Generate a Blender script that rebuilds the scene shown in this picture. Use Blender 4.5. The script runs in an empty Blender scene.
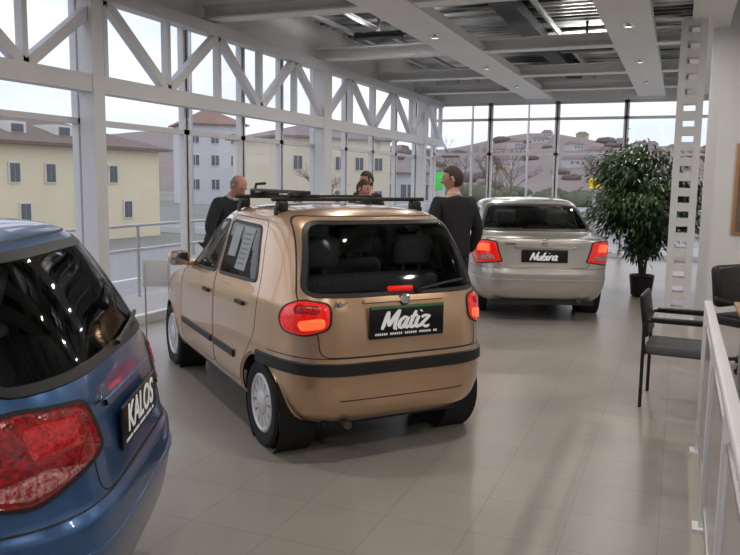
import bpy, bmesh, math, random
from mathutils import Vector, Matrix, Euler
random.seed(7)
C = bpy.context.scene.collection
sc = bpy.context.scene
R = math.radians
try:
    sc.view_settings.view_transform = 'Standard'
except Exception: pass

# ------------------------------------------------------------------ materials
def newmat(name):
    m = bpy.data.materials.new(name); m.use_nodes = True
    return m, m.node_tree.nodes, m.node_tree.links, m.node_tree.nodes['Principled BSDF']
def srgb(c):
    return tuple(((v/255)/12.92 if v/255 <= .04045 else ((v/255+.055)/1.055)**2.4) for v in c)
def mat(name, col, rough=.6, metal=0, coat=0, emit=0, var=.06, scale=6, bump=0, spec=.5):
    m, n, l, b = newmat(name); c = srgb(col)
    tc = n.new('ShaderNodeTexCoord'); nz = n.new('ShaderNodeTexNoise'); nz.inputs['Scale'].default_value = scale
    nz.inputs['Detail'].default_value = 4
    l.new(tc.outputs['Object'], nz.inputs['Vector'])
    mx = n.new('ShaderNodeMix'); mx.data_type = 'RGBA'
    mx.inputs[6].default_value = tuple(v*(1-var) for v in c)+(1,); mx.inputs[7].default_value = tuple(min(1, v*(1+var)) for v in c)+(1,)
    l.new(nz.outputs['Fac'], mx.inputs[0]); l.new(mx.outputs[2], b.inputs['Base Color'])
    b.inputs['Roughness'].default_value = rough; b.inputs['Metallic'].default_value = metal
    b.inputs['Coat Weight'].default_value = coat; b.inputs['Coat Roughness'].default_value = .04
    b.inputs['Specular IOR Level'].default_value = spec
    if emit:
        b.inputs['Emission Color'].default_value = c+(1,); b.inputs['Emission Strength'].default_value = emit
    if bump:
        bp = n.new('ShaderNodeBump'); bp.inputs['Strength'].default_value = bump; bp.inputs['Distance'].default_value = .02
        l.new(nz.outputs['Fac'], bp.inputs['Height']); l.new(bp.outputs['Normal'], b.inputs['Normal'])
    return m
def facetmat(name, c0, c1, scale, emit=0):
    m, n, l, b = newmat(name); tc = n.new('ShaderNodeTexCoord'); vo = n.new('ShaderNodeTexVoronoi'); vo.inputs['Scale'].default_value = scale
    l.new(tc.outputs['Object'], vo.inputs['Vector']); sx = n.new('ShaderNodeSeparateColor'); l.new(vo.outputs['Color'], sx.inputs[0])
    mx = n.new('ShaderNodeMix'); mx.data_type = 'RGBA'; mx.inputs[6].default_value = srgb(c0)+(1,); mx.inputs[7].default_value = srgb(c1)+(1,)
    l.new(sx.outputs[0], mx.inputs[0]); l.new(mx.outputs[2], b.inputs['Base Color']); b.inputs['Roughness'].default_value = .2
    b.inputs['Coat Weight'].default_value = 1; b.inputs['Coat Roughness'].default_value = .03
    if emit: l.new(mx.outputs[2], b.inputs['Emission Color']); b.inputs['Emission Strength'].default_value = emit
    bp = n.new('ShaderNodeBump'); bp.inputs['Strength'].default_value = .4; bp.inputs['Distance'].default_value = .002; l.new(vo.outputs['Distance'], bp.inputs['Height']); l.new(bp.outputs[0], b.inputs['Normal'])
    return m
def glassmat(name, tint, refl=1.0, rough=.01):
    m = bpy.data.materials.new(name); m.use_nodes = True
    n = m.node_tree.nodes; l = m.node_tree.links; n.clear()
    o = n.new('ShaderNodeOutputMaterial'); tr = n.new('ShaderNodeBsdfTransparent'); gl = n.new('ShaderNodeBsdfGlossy')
    tr.inputs['Color'].default_value = tint+(1,); gl.inputs['Roughness'].default_value = rough
    fr = n.new('ShaderNodeFresnel'); fr.inputs['IOR'].default_value = 1.5
    mu = n.new('ShaderNodeMath'); mu.operation = 'MULTIPLY'; mu.inputs[1].default_value = refl
    l.new(fr.outputs[0], mu.inputs[0]); mx = n.new('ShaderNodeMixShader')
    l.new(mu.outputs[0], mx.inputs[0]); l.new(tr.outputs[0], mx.inputs[1]); l.new(gl.outputs[0], mx.inputs[2]); l.new(mx.outputs[0], o.inputs['Surface'])
    return m
def floormat():
    m, n, l, b = newmat('floor_tiles')
    tc = n.new('ShaderNodeTexCoord'); br = n.new('ShaderNodeTexBrick')
    br.offset = 0.0; br.inputs['Scale'].default_value = 1; br.inputs['Brick Width'].default_value = .42; br.inputs['Row Height'].default_value = .42
    br.inputs['Mortar Size'].default_value = .004; br.inputs['Mortar Smooth'].default_value = .3
    br.inputs['Color1'].default_value = srgb((162, 155, 147))+(1,); br.inputs['Color2'].default_value = srgb((159, 152, 144))+(1,)
    br.inputs['Mortar'].default_value = srgb((143, 136, 128))+(1,)
    l.new(tc.outputs['Object'], br.inputs['Vector'])
    nz = n.new('ShaderNodeTexNoise'); nz.inputs['Scale'].default_value = 1.3; nz.inputs['Detail'].default_value = 5
    l.new(tc.outputs['Object'], nz.inputs['Vector'])
    mx = n.new('ShaderNodeMix'); mx.data_type = 'RGBA'; mx.blend_type = 'MULTIPLY'; mx.inputs[0].default_value = .3
    l.new(br.outputs['Color'], mx.inputs[6]); l.new(nz.outputs['Fac'], mx.inputs[7])
    l.new(mx.outputs[2], b.inputs['Base Color'])
    b.inputs['Roughness'].default_value = .33; b.inputs['Specular IOR Level'].default_value = .42
    bp = n.new('ShaderNodeBump'); bp.inputs['Strength'].default_value = .05; bp.inputs['Distance'].default_value = .002; bp.invert = True
    l.new(br.outputs['Fac'], bp.inputs['Height']); l.new(bp.outputs['Normal'], b.inputs['Normal'])
    return m
def groundmat():
    m, n, l, b = newmat('outside_ground')
    tc = n.new('ShaderNodeTexCoord'); nz = n.new('ShaderNodeTexNoise'); nz.inputs['Scale'].default_value = .07; nz.inputs['Detail'].default_value = 6
    l.new(tc.outputs['Object'], nz.inputs['Vector']); rp = n.new('ShaderNodeValToRGB')
    rp.color_ramp.elements[0].position = .42; rp.color_ramp.elements[0].color = srgb((138, 136, 134))+(1,)
    rp.color_ramp.elements[1].position = .58; rp.color_ramp.elements[1].color = srgb((122, 124, 100))+(1,)
    l.new(nz.outputs['Fac'], rp.inputs[0]); l.new(rp.outputs[0], b.inputs['Base Color']); b.inputs['Roughness'].default_value = .95
    return m
def deckmat():
    m, n, l, b = newmat('galvanised_deck'); tc = n.new('ShaderNodeTexCoord'); mp = n.new('ShaderNodeMapping'); mp.inputs['Scale'].default_value = (.5, 2.2, 1)
    nz = n.new('ShaderNodeTexNoise'); nz.inputs['Scale'].default_value = 1.1; nz.inputs['Detail'].default_value = 7; l.new(tc.outputs['Object'], mp.inputs[0]); l.new(mp.outputs[0], nz.inputs['Vector'])
    rp = n.new('ShaderNodeValToRGB'); rp.color_ramp.elements[0].position = .4; rp.color_ramp.elements[0].color = srgb((78, 78, 78))+(1,); rp.color_ramp.elements[1].position = .6; rp.color_ramp.elements[1].color = srgb((236, 237, 237))+(1,)  # pale streaks put into the colour, standing in for light reflected by the deck
    l.new(nz.outputs['Fac'], rp.inputs[0]); l.new(rp.outputs[0], b.inputs['Base Color']); b.inputs['Metallic'].default_value = .7; b.inputs['Roughness'].default_value = .28
    return m
M = dict(
    gold=mat('gold_bronze_paint', (204, 167, 134), .3, .6, 1, var=.015), silver=mat('silver_paint', (186, 183, 178), .3, .6, 1, var=.015),
    blue=mat('blue_paint', (62, 98, 146), .32, .5, .8, var=.015), trim=mat('black_trim', (26, 26, 28), .5), dark=mat('dark_lining', (30, 30, 33), .9),
    rubber=mat('tyre_rubber', (28, 28, 29), .8, bump=.1, scale=40), cover=mat('wheel_cover_silver', (210, 210, 213), .4, .25),
    chrome=mat('chrome', (215, 215, 218), .12, 1), steel=mat('brushed_steel', (186, 186, 188), .3, .8, scale=30), darksteel=mat('exhaust_steel', (92, 88, 84), .5, .7),
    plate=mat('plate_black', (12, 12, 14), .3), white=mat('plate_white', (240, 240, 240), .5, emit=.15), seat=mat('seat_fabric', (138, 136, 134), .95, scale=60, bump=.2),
    redlit=facetmat('lamp_red_lit', (200, 14, 8), (236, 26, 12), 60, .42), red=facetmat('lamp_red', (96, 4, 8), (170, 8, 16), 95, .07),
    glow=mat('lamp_glowing', (255, 84, 44), .2, 0, 1, emit=1.5), lampclear=facetmat('lamp_clear', (150, 40, 44), (214, 150, 150), 110),
    redm=facetmat('lamp_red_bright', (140, 6, 12), (214, 22, 28), 110, .12),
    head=mat('headlamp_glass', (210, 214, 218), .08, .6, 1), green=mat('green_strip', (70, 120, 84), .5),
    frame=mat('white_painted_steel', (214, 214, 217), .45, scale=3), beam=mat('beam_light_grey', (232, 232, 232), .5, scale=2),
    deck=deckmat(), wall=mat('white_plaster', (222, 222, 224), .8, scale=2, var=.03),
    wallback=mat('back_plaster', (150, 150, 152), .9), black=mat('black_plastic', (20, 20, 22), .45), leather=mat('black_leather', (24, 23, 24), .38, bump=.2, scale=50),
    leaf=mat('ficus_leaf', (48, 74, 38), .4, var=.45, scale=9), bark=mat('bark', (96, 78, 60), .9, bump=.4, scale=30), soil=mat('soil', (45, 35, 28), 1),
    pot=mat('black_pot', (26, 24, 26), .35), paper=mat('paper', (158, 164, 170), .7), signw=mat('sign_white', (206, 208, 212), .6), ink=mat('paper_ink', (108, 114, 122), .8),
    greyseat=mat('grey_seat_fabric', (84, 86, 88), .9, scale=60), wood=mat('desk_wood', (170, 128, 84), .5, scale=4, var=.15),
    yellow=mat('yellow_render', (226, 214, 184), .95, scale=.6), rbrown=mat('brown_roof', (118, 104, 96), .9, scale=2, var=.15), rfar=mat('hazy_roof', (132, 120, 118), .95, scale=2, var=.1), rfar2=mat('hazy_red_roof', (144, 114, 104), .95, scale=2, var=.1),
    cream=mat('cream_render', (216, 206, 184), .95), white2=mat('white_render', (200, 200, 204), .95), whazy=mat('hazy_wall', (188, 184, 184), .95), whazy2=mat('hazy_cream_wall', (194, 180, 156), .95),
    wglass=mat('facade_glass', (96, 98, 104), .5), wframe=mat('facade_frame', (214, 212, 206), .7),
    tree=mat('bare_branches', (112, 98, 88), 1), hill=mat('hazy_winter_hill', (134, 122, 118), 1, scale=.06, var=.2), bush=mat('hazy_winter_bush', (112, 98, 92), 1, var=.3, scale=2), bush2=mat('olive_bush', (98, 102, 78), 1, var=.3, scale=2),  # distance haze is mixed into the hill and winter bush colours
    asphalt=mat('asphalt', (150, 149, 150), .9, scale=3), pave=mat('pavement', (176, 172, 168), .9, scale=3), line=mat('road_paint', (226, 226, 226), .8), greensign=mat('green_sign', (60, 190, 70), .5, emit=.25), ysign=mat('yellow_sign', (240, 205, 40), .5, emit=.3),
    skin=mat('skin', (188, 140, 122), .6, var=.04, scale=20), eye=mat('eye_white', (235, 232, 228), .3), iris=mat('iris_dark', (40, 28, 22), .2), lip=mat('lips', (158, 96, 88), .5),
    hairgrey=mat('hair_grey', (128, 122, 118), .8, scale=60, var=.3), hairdark=mat('hair_dark', (44, 34, 28), .7, scale=60, var=.3), hairbrown=mat('hair_brown', (60, 42, 34), .7, scale=60, var=.3),
    suit=mat('black_suit', (26, 26, 31), .85, scale=40), coat=mat('dark_grey_coat', (40, 42, 48), .9, scale=40), coat2=mat('brown_jacket', (58, 46, 42), .9, scale=40), shirt=mat('white_shirt', (205, 206, 214), .8),
    trousers=mat('dark_trousers', (30, 30, 35), .9), shoe=mat('black_shoe', (16, 15, 15), .3), bulb=mat('lamp_disc', (255, 244, 220), .4, emit=3),
    floor=floormat(), ground=groundmat(), art=mat('noticeboard_print', (110, 96, 84), .4, scale=5, var=.5),
    cglass=glassmat('car_glass', (.45, .49, .5)), cglassd=glassmat('tinted_rear_glass', (.43, .47, .48), .7, .03), pane=glassmat('window_glass', (.94, .96, .97), .6), rglass=glassmat('railing_glass', (.62, .65, .66), 2, .25),
)

# ------------------------------------------------------------------ mesh builder
class MB:
    def __init__(s): s.v = []; s.f = []; s.m = []
    def add(s, vs, fs, mi=0):
        b = len(s.v); s.v += [tuple(p) for p in vs]; s.f += [tuple(b+i for i in f) for f in fs]; s.m += [mi]*len(fs); return s
    def box(s, c, d, rz=0, mi=0, rot=None):
        h = [x/2 for x in d]; m = rot if rot is not None else Matrix.Rotation(rz, 3, 'Z'); c = Vector(c)
        vs = [c+m@Vector((sx*h[0], sy*h[1], sz*h[2])) for sz in (-1, 1) for sx, sy in ((-1, -1), (1, -1), (1, 1), (-1, 1))]
        return s.add(vs, [(0, 3, 2, 1), (4, 5, 6, 7), (0, 1, 5, 4), (1, 2, 6, 5), (2, 3, 7, 6), (3, 0, 4, 7)], mi)
    def rbox(s, c, d, r=.02, rot=None, mi=0, seg=3):
        bm = bmesh.new(); bmesh.ops.create_cube(bm, size=1)
        for v in bm.verts: v.co = Vector((v.co.x*d[0], v.co.y*d[1], v.co.z*d[2]))
        bmesh.ops.bevel(bm, geom=list(bm.edges), offset=min(r, min(d)*.48), segments=seg, profile=.5, affect='EDGES')
        m = rot if rot is not None else Matrix.Identity(3); c = Vector(c)
        bm.verts.index_update(); s.add([c+m@v.co for v in bm.verts], [tuple(v.index for v in f.verts) for f in bm.faces], mi); bm.free(); return s
    def bar(s, p, q, w, h, mi=0):
        p = Vector(p); q = Vector(q); d = (q-p); L = d.length; d.normalize()
        up = Vector((0, 0, 1)) if abs(d.z) < .95 else Vector((1, 0, 0))
        sd = d.cross(up).normalized(); u = sd.cross(d)
        vs = [a+sd*sx*w/2+u*sy*h/2 for a in (p, q) for sx, sy in ((-1, -1), (1, -1), (1, 1), (-1, 1))]
        return s.add(vs, [(0, 1, 2, 3), (7, 6, 5, 4), (0, 4, 5, 1), (1, 5, 6, 2), (2, 6, 7, 3), (3, 7, 4, 0)], mi)
    def tube(s, pts, r, n=8, mi=0):
        pts = [Vector(p) for p in pts]; rs = r if isinstance(r, (list, tuple)) else [r]*len(pts)
        t0 = (pts[1]-pts[0]).normalized(); a = Vector((0, 0, 1)) if abs(t0.z) < .9 else Vector((1, 0, 0)); u = t0.cross(a).normalized()
        vs = []; fs = []
        for i, p in enumerate(pts):
            t = (pts[min(i+1, len(pts)-1)]-pts[max(i-1, 0)]).normalized(); u = (u-t*u.dot(t)).normalized(); w = t.cross(u)
            vs += [p+(u*math.cos(2*math.pi*k/n)+w*math.sin(2*math.pi*k/n))*rs[i] for k in range(n)]
        for i in range(len(pts)-1):
            for k in range(n): fs.append((i*n+k, i*n+(k+1) % n, (i+1)*n+(k+1) % n, (i+1)*n+k))
        fs += [tuple(range(n-1, -1, -1)), tuple((len(pts)-1)*n+k for k in range(n))]
        return s.add(vs, fs, mi)
    def lathe(s, prof, n=28, o=(0, 0, 0), axis='z', mi=0):
        vs = []; fs = []; o = Vector(o)
        for r_, h in prof:
            for k in range(n):
                a = 2*math.pi*k/n; c, d = r_*math.cos(a), r_*math.sin(a)
                vs.append(o+(Vector((c, d, h)) if axis == 'z' else Vector((c, h, d)) if axis == 'y' else Vector((h, c, d))))
        for i in range(len(prof)-1):
            for k in range(n): fs.append((i*n+k, i*n+(k+1) % n, (i+1)*n+(k+1) % n, (i+1)*n+k))
        return s.add(vs, fs, mi)
    def build(s, name, ms, parent=None, smooth=True, sharp=35, label=None):
        me = bpy.data.meshes.new(name); me.from_pydata(s.v, [], s.f)
        for m in (ms if isinstance(ms, (list, tuple)) else [ms]): me.materials.append(m)
        for p, i in zip(me.polygons, s.m): p.material_index = i; p.use_smooth = smooth
        me.update()
        if smooth and sharp:
            try: me.set_sharp_from_angle(angle=R(sharp))
            except Exception: pass
        o = bpy.data.objects.new(name, me); C.objects.link(o)
        if parent: o.parent = parent
        if label: o['label'] = label
        return o
def tag(o, label, cat, group=None):
    o['label'] = label; o['category'] = cat
    if group: o['group'] = group
    return o
def thing(name, label, cat, loc=(0, 0, 0), rz=0, group=None):
    o = bpy.data.objects.new(name, None); C.objects.link(o); o.location = loc; o.rotation_euler = (0, 0, rz); o.empty_display_size = .2
    return tag(o, label, cat, group)
def struct(o, label=None):
    o['kind'] = 'structure'
    if label: o['label'] = label
    return o
YAW = R(22.0); CAMH = 1.65; FPX = 760.0
def P(r, f, z=0): return Vector((r*math.cos(YAW)-f*math.sin(YAW), r*math.sin(YAW)+f*math.cos(YAW), z))
def HEAD(phi): return R(112+phi)      # phi = degrees left of the camera's forward direction

def text_mesh(body, size, m, parent, origin, xdir, ydir, shear=0, bold=0, name='lettering', ext=.001, sx=1.0):
    cu = bpy.data.curves.new('t', 'FONT'); cu.body = body; cu.size = size; cu.shear = shear; cu.offset = bold; cu.extrude = ext
    cu.align_x = 'CENTER'; cu.align_y = 'CENTER'
    o = bpy.data.objects.new('t', cu); C.objects.link(o); dg = bpy.context.evaluated_depsgraph_get(); dg.update()
    me = bpy.data.meshes.new_from_object(o.evaluated_get(dg)); bpy.data.objects.remove(o)
    x = Vector(xdir).normalized(); y = Vector(ydir).normalized(); z = x.cross(y)
    for v in me.vertices: v.co = Vector(origin)+x*v.co.x*sx+y*v.co.y+z*v.co.z
    me.materials.clear(); me.materials.append(m); me.name = name
    ob = bpy.data.objects.new(name, me); C.objects.link(ob)
    if parent: ob.parent = parent
    return ob
# a brush-script alphabet: each letter is strokes of points, and an advance
BR = {'M': ([[(0, 0), (.06, .5), (.14, .95)], [(.14, .95), (.22, .5), (.34, .15)], [(.34, .15), (.5, .6), (.74, 1.0)], [(.74, 1.0), (.66, .4), (.68, .02), (.8, .04)]], .86),
 'a': ([[(.44, .5), (.3, .6), (.09, .46), (.02, .2), (.12, .02), (.28, .12), (.44, .52)], [(.46, .58), (.39, .2), (.44, .01), (.58, .1)]], .56),
 't': ([[(.26, .9), (.13, .4), (.09, .1), (.18, .01), (.33, .1)], [(0, .57), (.2, .62), (.4, .66)]], .36),
 'i': ([[(.12, .6), (.04, .2), (.1, .01), (.26, .1)], [(.17, .84), (.21, .9)]], .26),
 'z': ([[(.02, .52), (.22, .6), (.44, .56), (.24, .3), (.0, .03)], [(0, .03), (.22, .1), (.36, -.02), (.58, .06)]], .56),
 'N': ([[(0, -.02), (.08, .5), (.16, .95)], [(.16, .95), (.3, .45), (.46, .02)], [(.46, .02), (.56, .5), (.72, 1.04)]], .7),
 'u': ([[(.08, .6), (.02, .2), (.1, .01), (.26, .14), (.4, .56)], [(.42, .6), (.35, .2), (.41, .01), (.52, .08)]], .52),
 'b': ([[(.2, 1.0), (.08, .5), (.03, .05)], [(.05, .06), (.22, .0), (.38, .2), (.37, .46), (.24, .54), (.08, .36)]], .46),
 'r': ([[(.1, .6), (.05, .3), (.02, 0)], [(.05, .3), (.18, .54), (.36, .58)]], .38)}
def brush_text(body, h, m, parent, origin, xdir, ydir, name='plate_lettering', shear=.22, sx=1.0, th=1.0):
    x = Vector(xdir).normalized(); y = Vector(ydir).normalized(); z = x.cross(y); o = Vector(origin)
    W_ = sum(BR[c][1] for c in body); cx = -W_/2; mb = MB()
    for c in body:
        for st in BR[c][0]:
            P2 = [Vector(p) for p in st]; pts = []
            for i in range(len(P2)-1):
                p0 = P2[max(i-1, 0)]; p1 = P2[i]; p2 = P2[i+1]; p3 = P2[min(i+2, len(P2)-1)]
                for k in range(6):
                    t = k/6; pts.append(.5*((2*p1)+(p2-p0)*t+(2*p0-5*p1+4*p2-p3)*t*t+(3*p1-p0-3*p2+p3)*t**3))
            pts.append(P2[-1]); n = len(pts); L = []; Rr = []
            for i, p in enumerate(pts):
                t = (pts[min(i+1, n-1)]-pts[max(i-1, 0)]).normalized(); pr = Vector((-t.y, t.x)); nb = Vector((.9, -.35)).normalized()
                w = (.028+.062*abs(pr.dot(nb)))*th*(1 if 1 < i < n-2 else .75)
                L.append(p+pr*w); Rr.append(p-pr*w)
            vs = []
            for q in L+Rr: vs.append(o+x*(q.x+cx+(q.y-.5)*shear)*h*sx+y*(q.y-.5)*h+z*.0012)
            mb.add(vs, [(n+i, n+i+1, i+1, i) for i in range(n-1)])
        cx += BR[c][1]
    return mb.build(name, m, parent, smooth=False)

# ------------------------------------------------------------------ 2-D polygon helpers
def rpoly(pts, r=.04, dens=.03):
    n = len(pts); out = []
    P2 = [Vector(p) for p in pts]
    for i in range(n):
        a, b, c = P2[i-1], P2[i], P2[(i+1) % n]
        t1 = min(r, (a-b).length*.45); t2 = min(r, (c-b).length*.45)
        s0 = b+(a-b).normalized()*t1; s1 = b+(c-b).normalized()*t2
        for k in range(6):
            t = k/5; out.append(s0*(1-t)**2+b*2*t*(1-t)+s1*t*t)
    res = []
    for i, p in enumerate(out):
        q = out[(i+1) % len(out)]; L = (q-p).length; m = max(1, int(L/dens))
        for k in range(m): res.append(p.lerp(q, k/m))
    return res
def inpoly(x, y, poly):
    c = False; j = len(poly)-1
    for i in range(len(poly)):
        xi, yi = poly[i]; xj, yj = poly[j]
        if (yi > y) != (yj > y) and x < (xj-xi)*(y-yi)/(yj-yi)+xi: c = not c
        j = i
    return c
def nearest(p, poly):
    best = None; bd = 1e9
    for i in range(len(poly)):
        a = poly[i-1]; b = poly[i]; d = b-a; L = d.length_squared
        if L < 1e-12: continue
        t = max(0, min(1, (p-a).dot(d)/L)); q = a+d*t; dd = (q-p).length
        if dd < bd: bd = dd; best = q
    return best, bd
def circle(cx, cz, r, n=56): return [Vector((cx+r*math.cos(2*math.pi*k/n), cz+r*math.sin(2*math.pi*k/n))) for k in range(n)]

# ------------------------------------------------------------------ car shell
def pch(ys, t):
    n = len(ys); i = min(int(t), n-2); f = t-i
    def sl(k):
        if k <= 0: return ys[1]-ys[0]
        if k >= n-1: return ys[-1]-ys[-2]
        a = ys[k]-ys[k-1]; b = ys[k+1]-ys[k]
        return 0 if a*b <= 0 else 2*a*b/(a+b)
    m0, m1 = sl(i), sl(i+1); f2 = f*f; f3 = f2*f
    return (2*f3-3*f2+1)*ys[i]+(f3-2*f2+f)*m0+(-2*f3+3*f2)*ys[i+1]+(f3-f2)*m1
def sp(v, e): return math.copysign(abs(v)**e, v)
class Shell:
    def __init__(s, lv, sub=6):
        cols = list(zip(*lv)); s.rows = []
        for k in range((len(lv)-1)*sub+1): s.rows.append([pch(c, k/sub) for c in cols])
    def par(s, z):
        r = s.rows
        if z <= r[0][0]: return r[0][1:]
        if z >= r[-1][0]: return r[-1][1:]
        lo, hi = 0, len(r)-1
        while hi-lo > 1:
            m = (lo+hi)//2
            if r[m][0] <= z: lo = m
            else: hi = m
        t = (z-r[lo][0])/max(1e-9, r[hi][0]-r[lo][0])
        return [a+(b-a)*t for a, b in zip(r[lo][1:], r[hi][1:])]
    def q(s, pr, q, side, z):
        xr, xf, w, n = pr; xm = (xr+xf)/2; a = (xf-xr)/2
        return Vector((xm-a*sp(math.cos(q), 2/n), side*w*abs(math.sin(q))**(2/n), z))
    def W(s, p): return s.q(s.par(p[1]), abs(R(p[0]*100)), 1 if p[0] >= 0 else -1, p[1])
    def _e(s, p, sg):
        xr, xf, w, n = s.par(p[1]); u = min(.999, abs(p[0]/w)); xm = (xr+xf)/2; a = (xf-xr)/2
        return Vector((xm-sg*a*(1-u**n)**(1/n), p[0], p[1]))
    def Rr(s, p): return s._e(p, 1)
    def Fr(s, p): return s._e(p, -1)
    def S(s, side):
        def f(p):
            xr, xf, w, n = s.par(p[1]); xm = (xr+xf)/2; a = (xf-xr)/2; u = min(.999, abs((p[0]-xm)/a))
            return Vector((p[0], side*w*(1-u**n)**(1/n), p[1]))
        return f
def nrm(fn, p, ctr):
    e = .004; a = fn(p+Vector((e, 0)))-fn(p-Vector((e, 0))); b = fn(p+Vector((0, e)))-fn(p-Vector((0, e)))
    n = a.cross(b)
    if n.length < 1e-9: return Vector((0, 0, 1))
    n.normalize()
    if n.dot(fn(p)-ctr) < 0: n = -n
    return n
def orient(mb, b0, ctr):
    for i in range(b0, len(mb.f)):
        f = mb.f[i]; a, b, c = (Vector(mb.v[f[k]]) for k in (0, 1, 2))
        nn = (b-a).cross(c-a)
        if nn.dot((a+b+c)/3-ctr) < 0: mb.f[i] = tuple(reversed(f))
def patch(mb, fn, poly, ctr, off=.004, dome=0, rings=6, skirt=True, mi=0):
    n = len(poly); c = sum(poly, Vector((0, 0)))/n; vs = []; fs = []; b0 = len(mb.f)
    if skirt:
        for p in poly: vs.append(fn(p)+nrm(fn, p, ctr)*(-.004))
    for k in range(rings):
        f = 1-k/rings
        for p in poly:
            q = c+(p-c)*f; vs.append(fn(q)+nrm(fn, q, ctr)*(off+dome*(1-f**3)))
    vs.append(fn(c)+nrm(fn, c, ctr)*(off+dome)); K = rings+(1 if skirt else 0)
    for k in range(K-1):
        for i in range(n): fs.append((k*n+i, k*n+(i+1) % n, (k+1)*n+(i+1) % n, (k+1)*n+i))
    for i in range(n): fs.append(((K-1)*n+i, (K-1)*n+(i+1) % n, K*n))
    mb.add(vs, fs, mi); orient(mb, b0, ctr)
def strip(mb, fn, pts, w, ctr, off=.003, closed=False, side=0, mi=0):
    n = len(pts); vs = []; fs = []; b0 = len(mb.f)
    cen = sum(pts, Vector((0, 0)))/n
    for i, p in enumerate(pts):
        a = pts[i-1] if (closed or i > 0) else p; b = pts[(i+1) % n] if (closed or i < n-1) else p
        t = (b-a).normalized(); nn = Vector((-t.y, t.x))
        if closed and nn.dot(cen-p) < 0: nn = -nn
        if side: p0, p1 = p-nn*.006, p+nn*w
        else: p0, p1 = p-nn*w/2, p+nn*w/2
        for q, o in ((p0, -.003), (p0.lerp(p1, .12), off), (p0.lerp(p1, .88), off), (p1, -.003)): vs.append(fn(q)+nrm(fn, q, ctr)*o)
    m = n if closed else n-1
    for i in range(m):
        j = (i+1) % n
        for k in range(3): fs.append((i*4+k, j*4+k, j*4+k+1, i*4+k+1))
    mb.add(vs, fs, mi); orient(mb, b0, ctr)
def dens(pts, d=.03):
    out = []
    for a, b in zip(pts, pts[1:]):
        a = Vector(a); b = Vector(b); m = max(1, int((b-a).length/d))
        out += [a.lerp(b, k/m) for k in range(m)]
    return out+[Vector(pts[-1])]

def build_shell(root, sh, paint, regions, zb, bq=64):
    NQ = 6.0; ql = []
    for k in range(16): ql.append(math.asin((.89*k/15)**(NQ/2)))
    cm = .89
    for k in range(1, 40): ql.append(math.acos((cm*(1-k/39))**(NQ/2)))
    half = ql+[math.pi-q for q in reversed(ql[:-1])]
    ring = [(1, q) for q in half]+[(-1, q) for q in reversed(half[1:-1])]
    Mn = len(ring); rows = sh.rows; V = []
    for r_ in rows:
        for sd, q in ring: V.append(sh.q(r_[1:], q, sd, r_[0]))
    F = []; ids = []
    fns = {'rear': sh.Rr, 'front': sh.Fr, 1: sh.S(1), -1: sh.S(-1)}
    for i in range(len(rows)-1):
        for j in range(Mn):
            k = (j+1) % Mn; f = (i*Mn+j, (i+1)*Mn+j, (i+1)*Mn+k, i*Mn+k)
            c = (V[f[0]]+V[f[1]]+V[f[2]]+V[f[3]])/4; q = math.degrees((ring[j][1]+ring[k][1])/2); idn = 'body'; ri = 99
            for t, (nm, kd, poly) in enumerate(regions):
                if kd == 'rear': ok = q < 66 and inpoly(c.y, c.z, poly)
                elif kd == 'front': ok = q > 120 and inpoly(c.y, c.z, poly)
                else: ok = 24 < q < 156 and c.y*kd > 0 and inpoly(c.x, c.z, poly)
                if ok: ri = t; idn = nm; break
            if idn == 'body':
                if c.z < zb and q < bq: idn = 'rear_bumper'; ri = 97
                elif c.z < zb and q > 180-bq+10: idn = 'front_bumper'; ri = 98
            F.append(f); ids.append((idn, ri))
    # normals come from the undisturbed surface so that the separate panels shade as one skin
    N = [Vector((0, 0, 0)) for _ in V]
    top = len(V); V.append(Vector(((rows[-1][1]+rows[-1][2])/2, 0, rows[-1][0]+.002))); N.append(Vector((0, 0, 0)))
    L = len(rows)-1
    for j in range(Mn): F.append((L*Mn+j, top, L*Mn+(j+1) % Mn)); ids.append(('body', 99))
    for f in F:
        a = V[f[0]]; nn = Vector((0, 0, 0))
        for k in range(1, len(f)-1): nn += (V[f[k]]-a).cross(V[f[k+1]]-a)
        for v in f: N[v] += nn
    N = [n.normalized() if n.length > 0 else Vector((0, 0, 1)) for n in N]
    vr = {}
    for f, d in zip(F, ids):
        for v in f: vr.setdefault(v, set()).add(d[1])
    for v, st in vr.items():
        t = min(st)
        if len(st) > 1 and t < 90:
            nm, kd, poly = regions[t]; p = V[v]
            p2 = Vector((p.y, p.z)) if kd in ('rear', 'front') else Vector((p.x, p.z))
            qn, dd = nearest(p2, poly)
            if dd < .045: V[v] = fns[kd](qn)
    parts = {}
    for f, d in zip(F, ids): parts.setdefault((d[0], d[1] if d[1] < 90 else 99), []).append(f)
    for (nm, ri), fs in parts.items():
        if nm in ('hole', 'glass'): continue
        mp = {}; idx = []; ff = []
        for f in fs:
            g = []
            for v in f:
                if v not in mp: mp[v] = len(idx); idx.append(v)
                g.append(mp[v])
            ff.append(tuple(g))
        n = len(idx); vs = [V[v] for v in idx]+[V[v]-N[v]*.016 for v in idx]; nn = [N[v] for v in idx]+[-N[v] for v in idx]
        mb = MB(); mb.add(vs, ff)
        mb.f += [tuple(i+n for i in reversed(f)) for f in ff]; mb.m += [1]*len(ff)
        o = mb.build(nm, [paint, M['dark']], root, sharp=0)
        try: o.data.normals_split_custom_set_from_vertices([tuple(x) for x in nn])
        except Exception as e: print('normals', e)
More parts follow.
